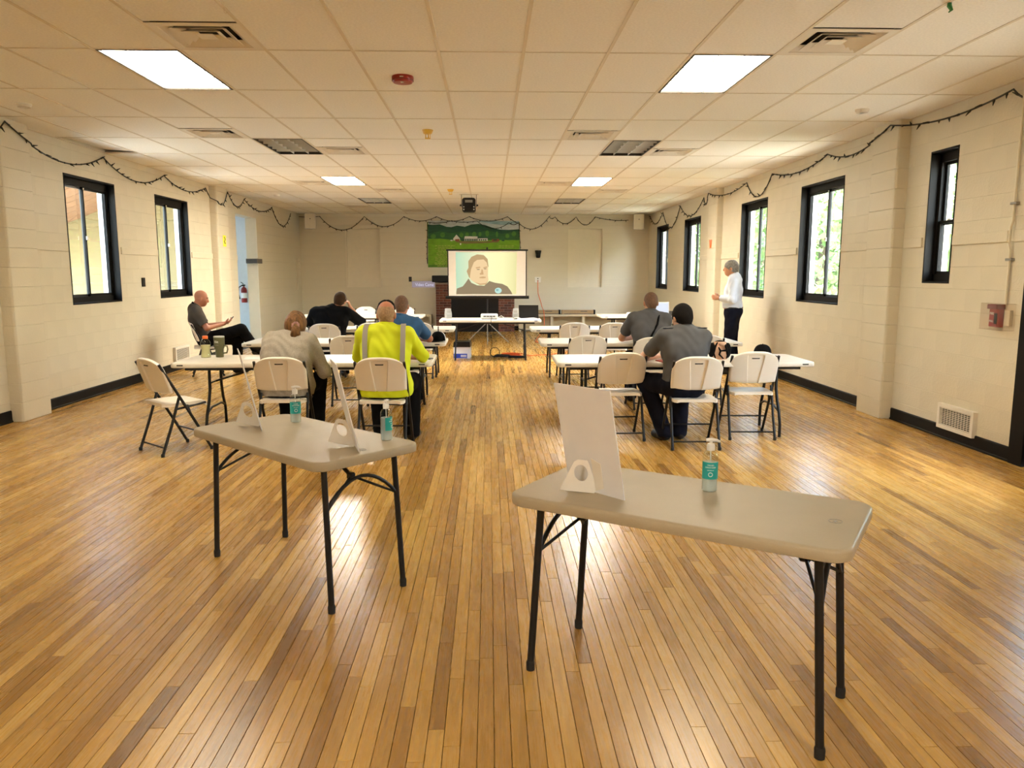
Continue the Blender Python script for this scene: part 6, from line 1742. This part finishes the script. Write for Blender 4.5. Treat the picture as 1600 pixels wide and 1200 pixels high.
# --- woman in grey
t, J, at = make_person('person in heather grey top with honey hair tied in scrunchie', (-1.86, 7.02, 0), R(-3),
    seated(pelvis=(0, 0.015, 0.58), waist=(0, 0.03, 0.71), chest=(0.0, 0.08, 0.84), shL=(-0.175, 0.16, 0.945), shR=(0.195, 0.13, 0.935), neck=(0.02, 0.19, 0.985), head=(0.045, 0.25, 1.088), face=(0.05, 1, -0.45), up=(0, 0.45, 1),
           elL=(-0.27, 0.32, 0.80), wrL=(-0.12, 0.50, 0.775), elR=(0.315, 0.16, 0.66), wrR=(0.20, 0.40, 0.775), knR=(0.19, 0.38, 0.54), anR=(0.20, 0.24, 0.09), toeR=(0.22, 0.38, 0.042), anL=(-0.08, 0.30, 0.09), toeL=(-0.08, 0.44, 0.042)),
    dict(skin='skin_light', shirt='heather', trousers='fabric_black', hair='hair_honey', hair_style='ponytail', sleeve=1.75, girth=1.17, belly=1.12, wob=0.006, long=True))
# --- man in black, leaning on his fist
t, J, at = make_person('person in black shirt leaning his head on a raised fist', (-2.36, 11.47, 0), R(0),
    seated(shL=(-0.225, 0.05, 0.985), shR=(0.255, 0.05, 0.985), neck=(0.06, 0.07, 1.045), chest=(0.02, 0.02, 0.86), head=(0.145, 0.10, 1.165), up=(0.28, 0.1, 1), face=(0.12, 1, -0.15), elL=(-0.36, 0.28, 0.79), elR=(0.44, 0.31, 0.81), wrR=(0.275, 0.19, 1.06)),
    dict(skin='skin_tan', shirt='fabric_black', trousers='fabric_black', hair='hair_brown', hair_style='short', sleeve=0.97, girth=1.22, h=0.009, handR=((-0.25, -0.05, 0.8), (-0.9, 0.1, -0.2), 1.1, -1)))
pts = [at(0.086 * math.cos(a), -0.03, 0.035 + 0.092 * math.sin(a)) for a in [math.pi * k / 14 for k in range(15)]]
tag(MB().tube([Vector(p) for p in pts], 0.006, 6).build('headband', 'grey_metal', t, smooth=60), 'thin grey headband')
# --- man in blue
t, J, at = make_person('person in blue polo shirt beyond the yellow shirt, second left table', (-1.04, 8.98, 0), R(-4),
    seated(shL=(-0.19, 0.04, 0.985), shR=(0.20, 0.03, 0.975), neck=(0.0, 0.05, 1.04), head=(0.01, 0.09, 1.188), elL=(-0.27, 0.30, 0.79), elR=(0.295, 0.32, 0.785), wrR=(0.11, 0.46, 0.775)),
    dict(skin='skin_red', shirt='shirt_blue', trousers='fabric_black', hair='hair_buzz', hair_style='buzz', collar='shirt_blue', sleeve=0.72, girth=1.08, h=0.009))
# --- man by the left wall, legs crossed, looking at a phone
t, J, at = make_person('person in charcoal polo sitting by left wall, legs crossed, looking at phone', (-4.36, 12.02, 0), R(-70),
    seated(pelvis=(0, -0.03, 0.565), waist=(0, -0.09, 0.69), chest=(0, -0.13, 0.86), shL=(-0.185, -0.145, 0.99), shR=(0.185, -0.145, 0.99), neck=(0, -0.145, 1.05), head=(0, -0.055, 1.185), face=(0, 1, -0.28), up=(0, 0.28, 1),
           hipL=(-0.09, 0.0, 0.56), hipR=(0.09, 0.0, 0.56), knL=(-0.08, 0.45, 0.53), anL=(-0.08, 0.42, 0.09), toeL=(-0.09, 0.56, 0.042), knR=(0.06, 0.50, 0.70), anR=(-0.06, 0.72, 0.36), toeR=(-0.10, 0.84, 0.30),
           elL=(-0.25, 0.00, 0.74), elR=(0.25, 0.00, 0.74), wrL=(-0.06, 0.25, 0.79), wrR=(0.07, 0.25, 0.79)),
    dict(skin='skin_red', shirt='polo_grey', trousers='fabric_black', collar='fabric_black', sleeve=0.78, girth=1.0, h=0.0085, handR=((-0.15, 0.9, 0.3), (-0.3, 0.2, 1), 0.55), handL=((0.2, 0.9, 0.25), (0.3, 0.2, 1), 0.55)))
hx0 = Matrix.Rotation(R(-70), 4, 'Z')
ph = phone(0, 0, 0, 0, 'dark phone held by the man seated by the left wall'); ph.location = Vector((-4.36, 12.02, 0)) + hx0 @ Vector((0.0, 0.355, 0.835)); ph.rotation_euler = (R(52), 0, R(-70))
# --- standing man
t, J, at = make_person('person standing by the right wall in pale blue dress shirt and navy trousers', (3.80, 11.95, 0), R(66),
    dict(pelvis=(0, -0.01, 0.98), waist=(0, 0.02, 1.12), chest=(0, 0.0, 1.30), shL=(-0.195, -0.02, 1.455), shR=(0.195, -0.02, 1.455), neck=(0, 0.0, 1.51), head=(0, 0.055, 1.642), face=(0, 1, -0.05), up=(0, 0.05, 1),
         hipL=(-0.095, 0, 0.94), hipR=(0.095, 0, 0.94), knL=(-0.11, 0.03, 0.50), knR=(0.11, 0.01, 0.50), anL=(-0.12, -0.02, 0.085), anR=(0.12, -0.04, 0.085), toeL=(-0.14, 0.13, 0.042), toeR=(0.15, 0.11, 0.042),
         elL=(-0.25, -0.02, 1.165), elR=(0.25, -0.02, 1.165), wrL=(-0.12, 0.22, 1.185), wrR=(0.10, 0.21, 1.175)),
    dict(skin='skin_tan', shirt='shirt_pale', trousers='fabric_navy', hair='hair_grey', hair_style='short', collar='shirt_pale', sleeve=1.80, girth=1.04, belly=1.15, hem=1.03, waist_cut=1.075, brow='hair_grey', handL=((0.35, 0.85, 0.1), (0.8, -0.2, 0), 0.75), handR=((-0.35, 0.85, 0.1), (-0.8, -0.2, 0), 0.75)))
MB().tube([Vector((0.125 * 1.62 * math.cos(a), 0.0 + 0.140 * math.sin(a), 1.035)) for a in [2 * math.pi * k / 28 for k in range(28)]], 0.014, 8, closed=True).build('belt', 'shoe_black', t, smooth=60)
w = J['wrL']; MB().tube([Vector((w[0] - 0.03 + 0.034 * math.cos(a), w[1] - 0.03, w[2] + 0.034 * math.sin(a))) for a in [2 * math.pi * k / 14 for k in range(14)]], 0.007, 6, closed=True).build('wristwatch', 'black_metal', t)
